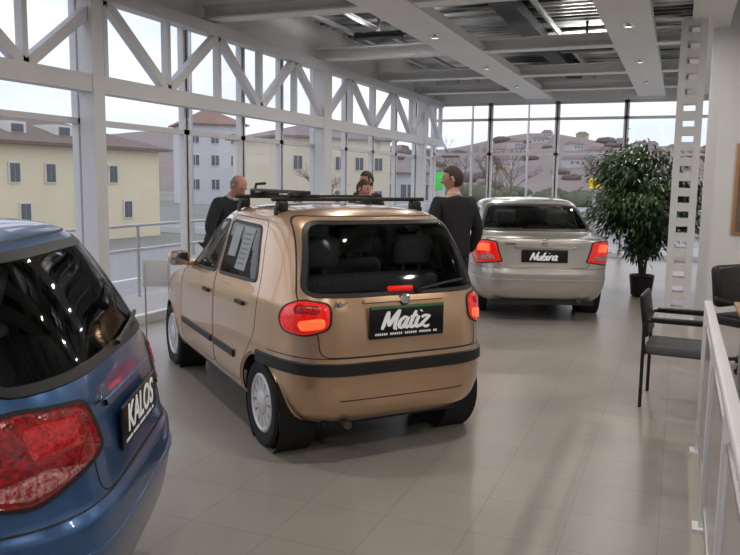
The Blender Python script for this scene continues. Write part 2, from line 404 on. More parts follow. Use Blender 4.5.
def wheel(root, x, y, side, r, w=.165, spokes=7):
    t = MB(); rr = r*.68; h = w/2
    t.lathe([(rr, -h*.8), (r*.8, -h), (r*.95, -h*.93), (r, -h*.7), (r, h*.7), (r*.95, h*.93), (r*.8, h), (rr, h*.8), (rr*.97, h*.3), (rr*.97, -h*.6), (rr, -h*.8)], 40, (x, y, r), 'y')
    wo = t.build('tyre', M['rubber'], root)
    d = MB(); o = side*h*.45; d.lathe([(0.001, o), (rr*.97, o)], 36, (x, y, r), 'y'); d.build('wheel_disc', M['trim'], wo)
    c = MB(); f = side*h*.85
    c.lathe([(rr*.98, side*h*.7), (rr*1.0, f), (rr*.93, f+side*.008), (rr*.84, f), (rr*.84, f-side*.02)], 40, (x, y, r), 'y')
    c.lathe([(.001, f+side*.016), (rr*.24, f+side*.014), (rr*.40, f+side*.002), (rr*.40, f-side*.02)], 28, (x, y, r), 'y')
    for k in range(spokes):
        a = 2*math.pi*k/spokes+.2; u = Vector((math.cos(a), 0, math.sin(a))); pz = Vector((x, y+f-side*.003, r)); tn = Vector((-u.z, 0, u.x)); e = Vector((0, side*.008, 0))
        a0, a1 = rr*.3, rr*.9; w0, w1 = rr*1.1/spokes, rr*2.1/spokes
        vs = [pz+u*a0-tn*w0, pz+u*a0+tn*w0, pz+u*a1+tn*w1, pz+u*a1-tn*w1]; vs += [v-e*2.5 for v in vs]
        c.add(vs, [(0, 1, 2, 3), (0, 4, 5, 1), (1, 5, 6, 2), (2, 6, 7, 3), (3, 7, 4, 0)])
    c.build('wheel_cover', M['cover'], wo)
    return wo
def seat(root, x, y, w, nm='front_seat', z0=.34, hb=.56):
    m = MB(); tilt = Matrix.Rotation(R(-14), 3, 'Y')
    m.rbox((x+.22, y, z0+.1), (.5, w, .17), .06); m.rbox((x-.06, y, z0+.16+hb/2), (.14, w, hb), .06, tilt)
    s = m.build(nm, M['seat'], root)
    for yy in ([y] if w < .7 else [y-.34, y+.34]):
        h = MB(); h.rbox((x-.16, yy, z0+.2+hb+.1), (.1, .27, .2), .045, tilt)
        for e in (-.06, .06): h.tube([(x-.13, yy+e, z0+hb+.08), (x-.15, yy+e, z0+hb+.24)], .008, 6)
        h.build('headrest', M['seat'], s)

def build_car(kind, label, loc, rz, cfg):
    root = thing('car', label, 'car', loc, rz)
    sh = Shell(cfg['lv']); wr = cfg['wr']; wb = cfg['wb']; ctr = Vector((wb/2, 0, .75)); paint = cfg['paint']
    regs = []
    RW = rpoly(cfg['rw'], cfg.get('rwr', .07)); WS = rpoly(cfg['ws'], .06)
    regs.append(('glass', 'rear', RW)); regs.append(('glass', 'front', WS))
    sw = [rpoly(p, .05) for p in cfg['sw']]
    for sd in (1, -1):
        for p in sw: regs.append(('glass', sd, p))
    for sd in (1, -1):
        for cx in (0, wb): regs.append(('hole', sd, circle(cx, wr, wr+.045)))
    doors = [rpoly(p, .06) for p in cfg['doors']]
    for sd in (1, -1):
        for p in doors: regs.append(('door', sd, p))
    TG = rpoly(cfg['tail'], .06); regs.append((cfg.get('tailname', 'tailgate'), 'rear', TG))
    build_shell(root, sh, paint, regs, cfg['zb'])
    def win(fn, poly, nm, gm, band=.03):
        m = MB(); patch(m, fn, poly, ctr, .003, 0, 8, skirt=False); g = m.build(nm, gm, root, sharp=0)
        m = MB(); strip(m, fn, poly, band, ctr, .0055, True, 1); m.build('window_seal', M['trim'], g); return g
    rw = win(sh.Rr, RW, 'rear_window', cfg.get('rglass', M['cglassd']), cfg.get('band', .03)); win(sh.Fr, WS, 'windscreen', M['cglass'], .04)
    sideglass = []
    for sd in (1, -1):
        for p in sw: sideglass.append(win(sh.S(sd), p, 'side_window', M['cglass'], .02))
    m = MB()
    for sd in (1, -1):
        for p in doors: strip(m, sh.S(sd), p, .006, ctr, .001, True)
    strip(m, sh.Rr, TG, .007, ctr, .001, True)
    strip(m, sh.W, dens([(-.62, cfg['zb']), (.62, cfg['zb'])], .02), .006, ctr, .001)
    m.build('panel_gap', M['trim'], root)
    for sd in (1, -1):
        for cx in (0, wb):
            m = MB(); arc = [p for p in circle(cx, wr, wr+.045, 72) if p.y > cfg['lv'][0][0]]
            arc.sort(key=lambda p: (math.atan2(p.x-cx, p.y-wr)))
            strip(m, sh.S(sd), arc, .026, ctr, .005); m.build('arch_lip', paint, root, sharp=0)
            l = MB(); yo = sh.S(sd)(Vector((cx, wr+.2))).y
            l.lathe([(wr+.05, yo-sd*.03), (wr+.05, yo-sd*.26), (.01, yo-sd*.26)], 36, (cx, 0, wr), 'y'); l.build('arch_liner', M['dark'], root)
            wheel(root, cx, sd*(cfg['ty']), sd, wr, spokes=cfg.get('spokes', 7))
    x0 = cfg['lv'][2][1]+.12; x1 = cfg['lv'][2][2]-.15
    m = MB(); m.box(((x0+x1)/2, 0, .28), (x1-x0, .96, .1)); m.build('underbody', M['dark'], root)
    sx = cfg['seatx']
    seat(root, sx[1], .34, .48); seat(root, sx[1], -.34, .48); seat(root, sx[0], 0, 1.14, 'rear_seat')
    m = MB(); m.rbox((cfg['dash'], 0, .83), (.42, 1.16, .2), .06); m.build('dashboard', M['trim'], root)
    m = MB(); c0 = Vector((cfg['dash']-.3, .34, .86)); pts = [c0+Vector((math.sin(a)*-.06*1.2, math.cos(a)*.18, math.sin(a)*.17)) for a in [2*math.pi*k/24 for k in range(25)]]
    m.tube(pts, .014, 8); m.tube([c0+Vector((0, .17, 0)), c0, c0-Vector((0, .17, 0))], .014, 6); m.tube([c0, c0+Vector((.2, 0, -.04))], .025, 8); m.build('steering_wheel', M['trim'], root)
    if cfg.get('shelf'):
        a, b = cfg['shelf']; m = MB(); m.rbox(((a+b)/2, 0, cfg['shelfz']), (b-a, 1.0, .03), .01); m.build('parcel_shelf', M['dark'], root)
    for sd in (1, -1):
        pl = rpoly([(sd*a, b) for a, b in cfg['lamp']], cfg.get('lampr', .05), .012)
        m = MB(); patch(m, sh.W, pl, ctr, .004, cfg.get('ldome', .014), 7); lm = m.build('tail_light', cfg['lampmat'], root, sharp=0)
        for (pp_, mm, nm) in cfg['lampin']:
            pc = rpoly([(sd*a, b) for a, b in pp_], cfg.get('linr', .02), .012)
            m = MB(); patch(m, sh.W, pc, ctr, .003+cfg.get('ldome', .014), .004, 3); m.build(nm, mm, lm, sharp=0)
        m = MB(); strip(m, sh.W, pl, .009, ctr, .006, True, 1); m.build('lamp_bezel', M['trim'], lm)
        hl = rpoly([(sd*a, b) for a, b in cfg['headl']], .05, .02); m = MB(); patch(m, sh.W, hl, ctr, .004, .012, 5); m.build('headlight', M['head'], root, sharp=0)
        mx, mz = cfg['mirror']; yy = sh.S(sd)(Vector((mx, mz))).y
        m = MB(); m.rbox((mx, yy+sd*.12, mz+.05), (.1, .17, .12), .045); m.tube([(mx, yy-sd*.01, mz), (mx, yy+sd*.07, mz+.02)], .03, 10)
        mr = m.build('wing_mirror', cfg.get('mirmat', paint), root); m = MB(); m.rbox((mx-.051, yy+sd*.125, mz+.05), (.006, .13, .09), .003); m.build('mirror_glass', M['chrome'], mr)
        for hx, hz in cfg['handles']:
            m = MB(); pts = dens([(hx, hz), (hx+.14, hz)], .02); strip(m, sh.S(sd), pts, .028, ctr, .02); m.build('door_handle', cfg.get('handlemat', paint), root)
        if 'rub' in cfg:
            for a, b in cfg['rub'][1:]:
                m = MB(); strip(m, sh.S(sd), dens([(a, cfg['rub'][0]), (b, cfg['rub'][0])], .04), .055, ctr, .012); m.build('side_moulding', cfg.get('rubmat', M['trim']), root)
    return root, sh, ctr, sideglass, rw

def rear_plate(root, sh, z, w, h, text, size, small, brush=True, sx=1.0, edge=False, th=1.2):
    x = sh.Rr(Vector((0, z))).x-.018
    m = MB(); m.rbox((x, 0, z), (.012, w, h), .005)
    if small:
        n = 30; yy = w*.42
        for k in range(n):
            if k % 7 == 6: continue
            m.box((x-.0065, yy-k*(w*.84/n), z-h*.36), (.0016, w*.84/n*.6, h*.07), mi=1)
    pl = m.build('display_plate', [M['plate'], M['white']], root, label='black plate with white lettering')
    X = (0, -1, 0); Y = (0, 0, 1); zt = z+(h*.08 if small else 0)
    if brush: brush_text(text, size, M['white'], pl, (x-.007, 0, zt), X, Y, sx=sx, th=th)
    else: text_mesh(text, size, M['white'], pl, (x-.0075, 0, zt), X, Y, 0, .002, 'plate_lettering', sx=sx)
    if edge:
        m = MB(); m.box((x-.007, 0, z+h*.46), (.002, w*.98, h*.08)); m.build('green_edge', M['green'], pl)
    return x

# ---- small bronze hatchback
matiz = dict(paint=M['gold'], wr=.272, wb=2.34, ty=.632, zb=.64, spokes=12, band=.022, rwr=.08,
  lv=[(.235, -.45, 2.72, .67, 5.4), (.285, -.515, 2.84, .708, 5.4), (.37, -.555, 2.92, .735, 5.4), (.48, -.573, 2.93, .745, 5.3), (.58, -.575, 2.9, .747, 5.2), (.64, -.567, 2.88, .747, 5.1), (.74, -.56, 2.80, .744, 4.9), (.84, -.55, 2.6, .738, 4.8),
      (.92, -.537, 2.3, .728, 4.7), (.97, -.521, 2.06, .714, 4.6), (1.03, -.496, 1.93, .694, 4.6), (1.14, -.448, 1.78, .658, 4.6), (1.28, -.366, 1.57, .614, 4.5), (1.38, -.287, 1.4, .574, 4.2), (1.425, -.228, 1.29, .538, 3.8), (1.455, -.135, 1.15, .472, 3.4), (1.474, .01, .98, .35, 3), (1.485, .24, .72, .17, 2.6)],
  rw=[(-.595, .985), (.595, .985), (.492, 1.402), (-.492, 1.402)], ws=[(-.6, 1.0), (.6, 1.0), (.46, 1.37), (-.46, 1.37)],
  sw=[[(.95, .985), (1.68, .965), (1.2, 1.345), (.97, 1.36)], [(.1, 1.01), (.87, .985), (.89, 1.36), (.28, 1.35)]],
  doors=[[(.93, .33), (1.86, .33), (1.86, .9), (1.27, 1.385), (.93, 1.395)], [(.34, .33), (.91, .33), (.91, 1.395), (.2, 1.385), (.03, .98), (.06, .7), (.3, .45)]],
  tail=[(-.53, .645), (.53, .645), (.53, .78), (.615, .96), (.52, 1.43), (-.52, 1.43), (-.615, .96), (-.53, .78)],
  seatx=(.12, .98), dash=1.72, shelf=(-.36, .02), shelfz=.93,
  lamp=[(.19, .81), (.34, .762), (.50, .775), (.545, .85), (.52, .925), (.40, .968), (.20, .95)], lampmat=M['redlit'], lampr=.05, ldome=.018, linr=.03,
  lampin=[([(.22, .815), (.37, .79), (.40, .85), (.23, .87)], M['glow'], 'signal_lens'), ([(.26, .89), (.43, .885), (.43, .935), (.26, .935)], M['redm'], 'brake_lens')],
  headl=[(1.25, .66), (1.5, .66), (1.5, .8), (1.3, .82)], mirror=(1.66, .97), mirmat=M['gold'], handles=[(1.02, .84), (.24, .86)], handlemat=M['trim'], rub=(.5, (.42, .88), (.96, 1.82)))
rt, sh, ctr, sg, rwg = build_car('m', 'small bronze five-door hatchback with a black roof rack, parked in mid floor', P(-.04, 4.9), HEAD(27.5), matiz)
m = MB(); strip(m, sh.W, dens([(-.70, .575), (.70, .575)], .015), .08, ctr, .012); m.build('bumper_strip', M['trim'], rt)
m = MB(); strip(m, sh.Rr, dens([(-.42, .39), (.42, .39)], .03), .007, ctr, .002); m.build('bumper_crease', M['trim'], rt)
xp = rear_plate(rt, sh, .835, .50, .19, 'Matiz', .11, True, True, 1.1, True)
m = MB(); strip(m, sh.Rr, [Vector(p) for p in dens([(-.27, .955), (.27, .955)], .04)], .02, ctr, .016); m.build('tailgate_handle', M['gold'], rt)
text_mesh('Matiz', .05, M['chrome'], rt, (sh.Rr(Vector((.42, .935))).x-.008, .40, .945), (0.08, -1, 0), (0, 0, 1), .3, .001, 'model_badge')
m = MB(); m.lathe([(.001, 0), (.028, 0), (.036, .006), (.038, .016)], 20, (sh.Rr(Vector((0, .955))).x-.018, 0, .957), 'x'); m.build('round_emblem', M['chrome'], rt)
m = MB(); zc = 1.02; m.rbox((sh.Rr(Vector((0, zc))).x-.012, .02, zc), (.03, .17, .034), .012); m.build('high_brake_light', M['redlit'], rt, label='red high-mounted brake light')
m = MB(); w0 = sh.Rr(Vector((0, 1.01))); m.tube([w0+Vector((-.02, -.1, 0)), sh.Rr(Vector((-.3, 1.04)))+Vector((-.022, 0, 0)), sh.Rr(Vector((-.45, 1.05)))+Vector((-.02, 0, 0))], .009, 6); m.tube([w0+Vector((.01, -.1, 0)), w0+Vector((-.03, -.1, 0))], .02, 8); m.build('rear_wiper', M['trim'], rt)
m = MB(); m.tube([(-.35, .36, .24), (-.53, .36, .236)], .024, 12); m.build('exhaust_pipe', M['darksteel'], rt)
m = MB(); m.rbox((sh.Rr(Vector((0, .24))).x+.07, 0, .235), (.1, .9, .05), .02); m.build('bumper_underside', M['trim'], rt)
for sd in (1, -1):
    m = MB(); m.rbox((-.295, sd*.63, .235), (.014, .13, .13), .006); m.build('mud_flap', M['trim'], rt)
for x in (.2, .95):
    m = MB(); m.rbox((x, 0, 1.522), (.035, 1.12, .026), .009); bar_ = m.build('roof_rack_bar', M['black'], rt, label='black roof rack cross bar')
    for sd in (1, -1):
        m = MB(); m.rbox((x, sd*.49, 1.48), (.08, .07, .07), .02); m.rbox((x, sd*.53, 1.44), (.05, .016, .06), .006); m.build('rack_foot', M['black'], bar_)
    m = MB(); m.rbox((x, .33, 1.543), (.045, .2, .02), .008); m.rbox((x, .43, 1.55), (.05, .03, .035), .009); m.build('carrier_clamp', M['black'], bar_)
m = MB(); m.rbox((.62, .36, 1.566), (1.05, .055, .022), .009); m.tube([(1.1, .36, 1.57), (1.16, .33, 1.61), (1.05, .3, 1.615)], .011, 8); m.build('carrier_rail', M['black'], rt, label='slim carrier lying along the left of the roof rack')
fn = sh.S(1); m = MB(); patch(m, fn, rpoly([(.36, 1.05), (.56, 1.05), (.56, 1.32), (.36, 1.32)], .005, .04), ctr, .007, 0, 4)
for k in range(7): strip(m, fn, dens([(.39, 1.09+k*.032), (.53, 1.09+k*.032)], .05), .008, ctr, .009, mi=1)
m.build('price_sheet', [M['paper'], M['ink']], rt, label='pale printed sheet stuck in the rear side window')
m = MB(); patch(m, fn, rpoly([(.62, 1.12), (.78, 1.12), (.78, 1.32), (.62, 1.32)], .005, .04), ctr, .007, 0, 4); m.build('price_sheet', M['paper'], rt)

# ---- silver saloon
nubira = dict(paint=M['silver'], wr=.305, wb=2.6, ty=.745, zb=.64, spokes=9, tailname='boot_lid', band=.025,
  lv=[(.24, -.86, 3.3, .76, 6), (.3, -.93, 3.42, .80, 6), (.42, -.97, 3.5, .845, 6), (.56, -.98, 3.52, .862, 5.8), (.65, -.955, 3.47, .862, 6), (.76, -.94, 3.32, .86, 6.2), (.86, -.93, 3.0, .857, 6.2), (.94, -.925, 2.65, .85, 6.2),
      (.985, -.91, 2.4, .838, 6), (1.004, -.80, 2.25, .81, 5.4), (1.018, -.60, 2.15, .785, 5), (1.035, -.42, 2.06, .77, 4.9), (1.1, -.29, 1.95, .742, 4.8), (1.22, -.07, 1.72, .695, 4.7), (1.33, .14, 1.5, .65, 4.5), (1.385, .27, 1.38, .605, 4.2), (1.415, .38, 1.26, .545, 3.8), (1.435, .54, 1.1, .42, 3.2), (1.447, .72, .95, .2, 2.7)],
  rw=[(-.69, 1.05), (.69, 1.05), (.565, 1.365), (-.565, 1.365)], ws=[(-.64, 1.05), (.64, 1.05), (.5, 1.34), (-.5, 1.34)],
  sw=[[(1.06, 1.02), (1.85, 1.0), (1.32, 1.325), (1.08, 1.335)], [(.1, 1.04), (.98, 1.02), (1.0, 1.335), (.38, 1.3)]],
  doors=[[(1.04, .34), (2.05, .34), (2.05, .9), (1.4, 1.36), (1.04, 1.37)], [(.4, .34), (1.02, .34), (1.02, 1.37), (.33, 1.34), (.02, 1.02), (.1, .75), (.36, .5)]],
  tail=[(-.52, .655), (.52, .655), (.6, .94), (.7, .99), (-.7, .99), (-.6, .94)],
  seatx=(.35, 1.2), dash=1.95, shelf=(-.25, .2), shelfz=1.0,
  lamp=[(.10, .72), (.46, .67), (.60, .80), (.60, .955), (.30, .965), (.16, .955)], lampmat=M['redlit'], lampr=.022,
  lampin=[([(.22, .84), (.42, .83), (.46, .92), (.24, .925)], M['glow'], 'brake_lens'), ([(.16, .74), (.42, .71), (.44, .785), (.19, .80)], M['lampclear'], 'reversing_lens')],
  headl=[(1.25, .66), (1.5, .66), (1.5, .78), (1.3, .8)], mirror=(1.85, 1.02), handles=[(1.12, .87), (.2, .88)], rub=(.5, (.5, 1.0), (1.06, 1.98)), rubmat=M['silver'])
rn, sn, cn, sgn, _ = build_car('n', 'silver four-door saloon with lit tail lights by the big indoor ficus', P(2.10, 9.85), HEAD(-3), nubira)
rear_plate(rn, sn, .79, .54, .15, 'Nubira', .095, False, True, 1.15)
m = MB(); strip(m, sn.Rr, dens([(-.36, .89), (.36, .89)], .04), .022, cn, .016); m.build('chrome_strip', M['chrome'], rn)
m = MB(); m.lathe([(.001, 0), (.03, 0), (.04, .006), (.042, .016)], 20, (sn.Rr(Vector((0, .94))).x-.012, 0, .94), 'x'); m.build('round_emblem', M['chrome'], rn)
m = MB(); m.rbox((-.12, 0, 1.07), (.05, .3, .04), .012); m.build('high_brake_light', M['red'], rn)
text_mesh('Nubira', .045, M['chrome'], rn, (sn.Rr(Vector((.40, .93))).x-.004, .40, .93), (0.02, -1, 0), (0, 0, 1), .3, .001, 'model_badge')
m = MB(); strip(m, sn.W, dens([(-.6, .5), (.6, .5)], .015), .03, cn, .006); m.build('bumper_moulding', M['silver'], rn)
m = MB(); m.tube([(-.7, -.42, .27), (-.95, -.42, .265)], .028, 12); m.build('exhaust_pipe', M['darksteel'], rn)
m = MB(); m.box((sn.Rr(Vector((0, .3))).x+.04, 0, .235), (.06, 1.2, .05)); m.build('bumper_valance', M['trim'], rn)

# ---- blue hatchback in the near left corner
kalos = dict(paint=M['blue'], wr=.29, wb=2.48, ty=.725, zb=.67, spokes=7, band=.03,
  lv=[(.22, -.56, 3.05, .75, 5.6), (.28, -.61, 3.14, .785, 5.6), (.4, -.65, 3.22, .82, 5.5), (.54, -.67, 3.24, .835, 5.4), (.63, -.665, 3.22, .837, 5.3), (.68, -.64, 3.15, .836, 5.1), (.82, -.62, 3.0, .832, 4.8), (.92, -.602, 2.7, .824, 4.6),
      (.99, -.58, 2.35, .806, 4.5), (1.04, -.558, 2.15, .788, 4.5), (1.15, -.50, 1.98, .748, 4.5), (1.3, -.41, 1.72, .69, 4.5), (1.40, -.335, 1.5, .642, 4.4), (1.45, -.275, 1.34, .6, 4.1), (1.475, -.19, 1.15, .52, 3.7), (1.49, -.03, .98, .39, 3), (1.497, .2, .75, .17, 2.6)],
  rw=[(-.67, 1.035), (.67, 1.035), (.565, 1.41), (-.565, 1.41)], ws=[(-.66, 1.06), (.66, 1.06), (.5, 1.4), (-.5, 1.4)],
  sw=[[(1.02, 1.04), (1.85, 1.03), (1.3, 1.38), (1.04, 1.395)], [(.12, 1.06), (.94, 1.045), (.96, 1.395), (.25, 1.38)]],
  doors=[[(1.0, .35), (2.0, .35), (2.0, .9), (1.38, 1.42), (1.0, 1.43)], [(.38, .35), (.98, .35), (.98, 1.43), (.18, 1.42), (.04, 1.03), (.08, .75), (.34, .5)]],
  tail=[(-.44, .675), (.44, .675), (.46, .9), (.70, 1.02), (.595, 1.44), (-.595, 1.44), (-.70, 1.02), (-.46, .9)],
  seatx=(.2, 1.08), dash=1.85, shelf=(-.42, .08), shelfz=.97,
  lamp=[(.085, .81), (.34, .725), (.60, .78), (.66, .95), (.36, 1.0), (.13, .975)], lampmat=M['red'], lampr=.04, ldome=.008,
  lampin=[([(.16, .80), (.34, .752), (.50, .785), (.30, .83)], M['lampclear'], 'reversing_lens'), ([(.16, .862), (.34, .855), (.36, .965), (.18, .955)], M['redm'], 'brake_lens'), ([(.39, .85), (.56, .85), (.58, .935), (.41, .955)], M['redm'], 'signal_lens')],
  headl=[(1.25, .66), (1.5, .66), (1.5, .82), (1.3, .84)], mirror=(1.82, 1.04), handles=[(1.08, .9), (.2, .92)], rub=(.5, (.5, .96), (1.02, 1.95)))
phK = 94.0; hK = Vector((-math.sin(R(phK)), math.cos(R(phK)))); cK = Vector((-.85, 2.68))+hK*.62
rkl, sk, ck, _, _ = build_car('k', 'metallic blue hatchback seen close from its rear corner, at the left edge', P(cK.x, cK.y), HEAD(phK), kalos)
rear_plate(rkl, sk, .82, .50, .15, 'KALOS', .135, True, False, .92)
m = MB(); strip(m, sk.Rr, dens([(-.3, .925), (.3, .925)], .04), .022, ck, .012); m.build('tailgate_handle', M['blue'], rkl)
text_mesh('Kalos', .045, M['chrome'], rkl, (sk.Rr(Vector((.34, .95))).x-.006, .34, .955), (0.05, -1, 0), (0, 0, 1), .2, .001, 'model_badge')
m = MB(); w0 = sk.Rr(Vector((0, 1.06))); m.tube([w0+Vector((-.02, 0, 0)), sk.Rr(Vector((-.25, 1.09)))+Vector((-.022, 0, 0)), sk.Rr(Vector((-.42, 1.1)))+Vector((-.02, 0, 0))], .009, 6); m.build('rear_wiper', M['trim'], rkl)
m = MB(); strip(m, sk.W, dens([(-.62, .54), (.62, .54)], .015), .025, ck, .006); m.build('bumper_moulding', M['blue'], rkl)

# ------------------------------------------------------------------ room
WX = -5.65; FY = 18.0; ZC = 3.55
m = MB(); m.box(((WX+.25)/2, (FY-4)/2, -.15), (.25-WX, FY+4, .3)); m.box((2.35, 12.1-.6+.05, -.15), (4.2, 13.1, .3))
struct(m.build('floor', M['floor'], None, smooth=False), 'beige tiled showroom floor')
m = MB(); m.box((2.3, .5, -2.9), (4.3, 9.2, .1)); struct(m.build('floor_lower_level', M['wallback'], None, smooth=False))
m = MB(); m.box((.3, .5, -1.6), (.1, 9.0, 2.6)); struct(m.build('wall_stairwell', M['wallback'], None, smooth=False))
m = MB(); m.box((-.6, -4.1, .6), (10.3, .2, 7.6)); struct(m.build('wall_back', M['wallback'], None, smooth=False))
m = MB(); m.box((4.5, 4, .6), (.2, 16.4, 7.6)); struct(m.build('wall_right', M['wall'], None, smooth=False))
m = MB(); m.box((2.35, 10.5, 2.1), (4.18, .16, 4.3)); struct(m.build('wall_inner', M['wall'], None, smooth=False), 'white wall behind the visitor chairs')
m = MB(); m.box((.66, 14.3, 2.1), (.14, 7.4, 4.3)); struct(m.build('wall_side', M['wall'], None, smooth=False))
m = MB(); m.box((1.98, 10.4, 1.1), (.08, .06, 2.2)); m.box((2.86, 10.4, 1.1), (.08, .06, 2.2)); m.box((2.42, 10.4, 2.2), (.96, .06, .08)); d = struct(m.build('door_1', M['wood'], None, smooth=False))
m = MB(); m.box((2.42, 10.39, 1.08), (.8, .04, 2.14)); m.build('door_leaf', M['greyseat'], d, smooth=False)
t = thing('noticeboard', 'dark framed noticeboard on the white wall at the right edge', 'noticeboard', (1.02, 10.4, 1.05))
mb = MB(); mb.rbox((0, 0, .55), (.82, .03, 1.12), .008); mb.build('board_frame', M['wood'], t); mb = MB(); mb.box((0, -.017, .55), (.74, .006, 1.04)); mb.build('board_print', M['art'], t)
m = MB(); vs = []; fs = []; y = -4.2; pts = []
while y < FY+.3:
    pts += [(y, 4.22), (y+.1, 4.22), (y+.13, 4.15), (y+.2, 4.15), (y+.23, 4.22)]; y += .23
for yy, z in pts: vs += [(WX-.3, yy, z), (4.6, yy, z)]
for i in range(len(pts)-1): fs.append((2*i, 2*i+2, 2*i+3, 2*i+1))
m.add(vs, fs); struct(m.build('ceiling', M['deck'], None, smooth=False), 'galvanised corrugated roof deck')
n_ = [0]
def trim(mb, mt, label=None):
    n_[0] += 1; return struct(mb.build('trim_%d' % n_[0], mt, None, smooth=False), label)
def ibeam(p, q, w, h):
    mb = MB(); p = Vector(p); q = Vector(q); up = Vector((0, 0, h/2-.012))
    mb.bar(p-up, q-up, w, .024); mb.bar(p+up, q+up, w, .024); mb.bar(p, q, .02, h-.03); return mb
for X, w in ((-3.12, .6), (-.7, .56), (.22, .42)):
    mb = MB(); mb.box((X, (FY-4)/2, ZC+.06), (w, FY+4, .12)); trim(mb, M['beam'], 'long pale ceiling beam')
for Y in (-1.5, 2.2, 5.6, 8.2, 11.45, 14.2, 16.5):
    trim(ibeam((WX+.1, Y, ZC+.1), (4.4, Y, ZC+.1), .24, .18), M['beam'], 'pale steel cross beam')
for Y in (4, 9.9, 12.9):
    trim(ibeam((WX+.1, Y, ZC+.46), (4.4, Y, ZC+.46), .08, .1), M['beam'])
for X in (-4.5, -1.9, -5.0):
    mb = MB(); mb.tube([(X, -4, ZC+.42), (X, FY-.3, ZC+.42)], .04, 10); trim(mb, M['steel'], 'steel conduit under the roof deck')
mb = MB(); mb.box((-2.3, 7, ZC+.45), (.3, 21, .16)); trim(mb, M['black'], 'dark duct under the roof deck')
wn = [0]
def window(a, b, axis, fixed, zs, top=3.5, w=.07):
    wn[0] += 1; mb = MB()
    def bx(u, z, du, dz):
        if axis == 'y': mb.box((fixed, u, z), (.08, du, dz))
        else: mb.box((u, fixed, z), (du, .08, dz))
    bx(a+.02, top/2, w, top); bx(b-.02, top/2, w, top)
    for z in zs: bx((a+b)/2, z, b-a, .06)
    f = struct(mb.build('window_%d' % wn[0], M['frame'], None, smooth=False)); g = MB()
    if axis == 'y': g.add([(fixed, a+.03, .03), (fixed, b-.03, .03), (fixed, b-.03, top), (fixed, a+.03, top)], [(0, 1, 2, 3)])
    else: g.add([(a+.03, fixed, .03), (b-.03, fixed, .03), (b-.03, fixed, top), (a+.03, fixed, top)], [(0, 1, 2, 3)])
    g.build('window_pane', M['pane'], f, smooth=False)
ys = [-4, -1.5, 1.2, 3.7, 6.13, 7.9, 9.2, 10.3, 11.45, 12.7, 14.0, 15.3, 16.6, 18]
for a, b in zip(ys, ys[1:]): window(a, b, 'y', WX-.02, (.05, 2.2, 3.46))
xs = [WX, -4.25, -2.7, -1.2, .59]
for a, b in zip(xs, xs[1:]): window(a, b, 'x', FY, (.05, .75, 2.3, 3.1, 3.46))
mb = MB(); mb.box((WX-.02, 7, 3.85), (.1, 22, .72)); struct(mb.build('wall_left_fascia', M['beam'], None, smooth=False))
mb = MB(); mb.box((-.6, FY, 3.85), (10.2, .1, .72)); struct(mb.build('wall_far_fascia', M['beam'], None, smooth=False))
for a, b in ((-4, 11.45), (11.45, FY)):
    mb = MB(); x = WX+.16
    mb.box((x, (a+b)/2, 2.56), (.16, b-a, .17)); mb.box((x, (a+b)/2, 3.46), (.16, b-a, .14))
    n = round((b-a)/1.06); st = (b-a)/n
    for k in range(n+1):
        y = a+k*st; mb.box((x, y, 3.0), (.09, .06, .85))
        if k < n:
            z0, z1 = (2.62, 3.42) if k % 2 == (0 if a > 0 else 1) else (3.42, 2.62)
            mb.bar((x, y, z0), (x, y+st, z1), .09, .1)
    trim(mb, M['frame'], 'white lattice truss above the windows')
for y, w in ((-1.5, .16), (1.2, .16), (3.7, .16), (6.13, .16), (11.45, .28), (16.6, .16)):
    mb = MB(); mb.box((WX+.16, y, 1.78), (.18, w, 3.56)); trim(mb, M['frame'], 'white steel column at the windows')
mb = MB(); cx = .04
for dx in (-.105, .105):
    for dy in (-.08, .08): mb.box((cx+dx, 9.95+dy, 1.78), (.08, .05, 3.56))
for k in range(20):
    for yy in (9.86, 10.04): mb.box((cx, yy, .12+k*.18), (.22, .012, .1))
mb.box((cx, 9.95, .012), (.4, .32, .024)); trim(mb, M['frame'], 'slim white battened column')
mb = MB(); mb.box((WX+.06, 7, .05), (.1, 22, .1)); struct(mb.build('baseboard_left', M['frame'], None, smooth=False))
mb = MB(); mb.box((-2.53, FY-.08, .05), (6.1, .08, .1)); struct(mb.build('baseboard_far', M['frame'], None, smooth=False))

def spot(x, y, z, e, lab, grp='round spots in the ceiling beams'):
    t = thing('ceiling_spot', lab, 'ceiling lamp', (x, y, z), 0, grp)
    mb = MB(); mb.lathe([(.001, -.03), (.05, -.03)], 20); mb.build('lamp_disc', M['bulb'], t)
    mb = MB(); mb.lathe([(.05, -.028), (.055, -.04), (.085, -.02), (.09, 0), (.001, 0)], 20); mb.build('lamp_ring', M['chrome'], t)
    l = bpy.data.lights.new('spot_lamp', 'AREA'); l.shape = 'DISK'; l.size = .12; l.energy = e; l.color = (1, .94, .86); o = bpy.data.objects.new('lamp_light', l); C.objects.link(o); o.parent = t; o.location = (0, 0, -.05)
for X in (-3.12, -.7):
    for Y in (-2.6, .4, 3.8, 7.2, 9.9, 12.8, 15.4): spot(X, Y, ZC, 24, 'small round spot lamp added out of view to light the foreground')  # the rows nearest and behind the camera are added to light the foreground
for X, Y in ((2.4, 0), (2.4, 4), (2.4, 8)): spot(X, Y, ZC+.01, 45, 'small round spot lamp added out of view to light the foreground')  # unseen spots added at the right as extra light for the foreground
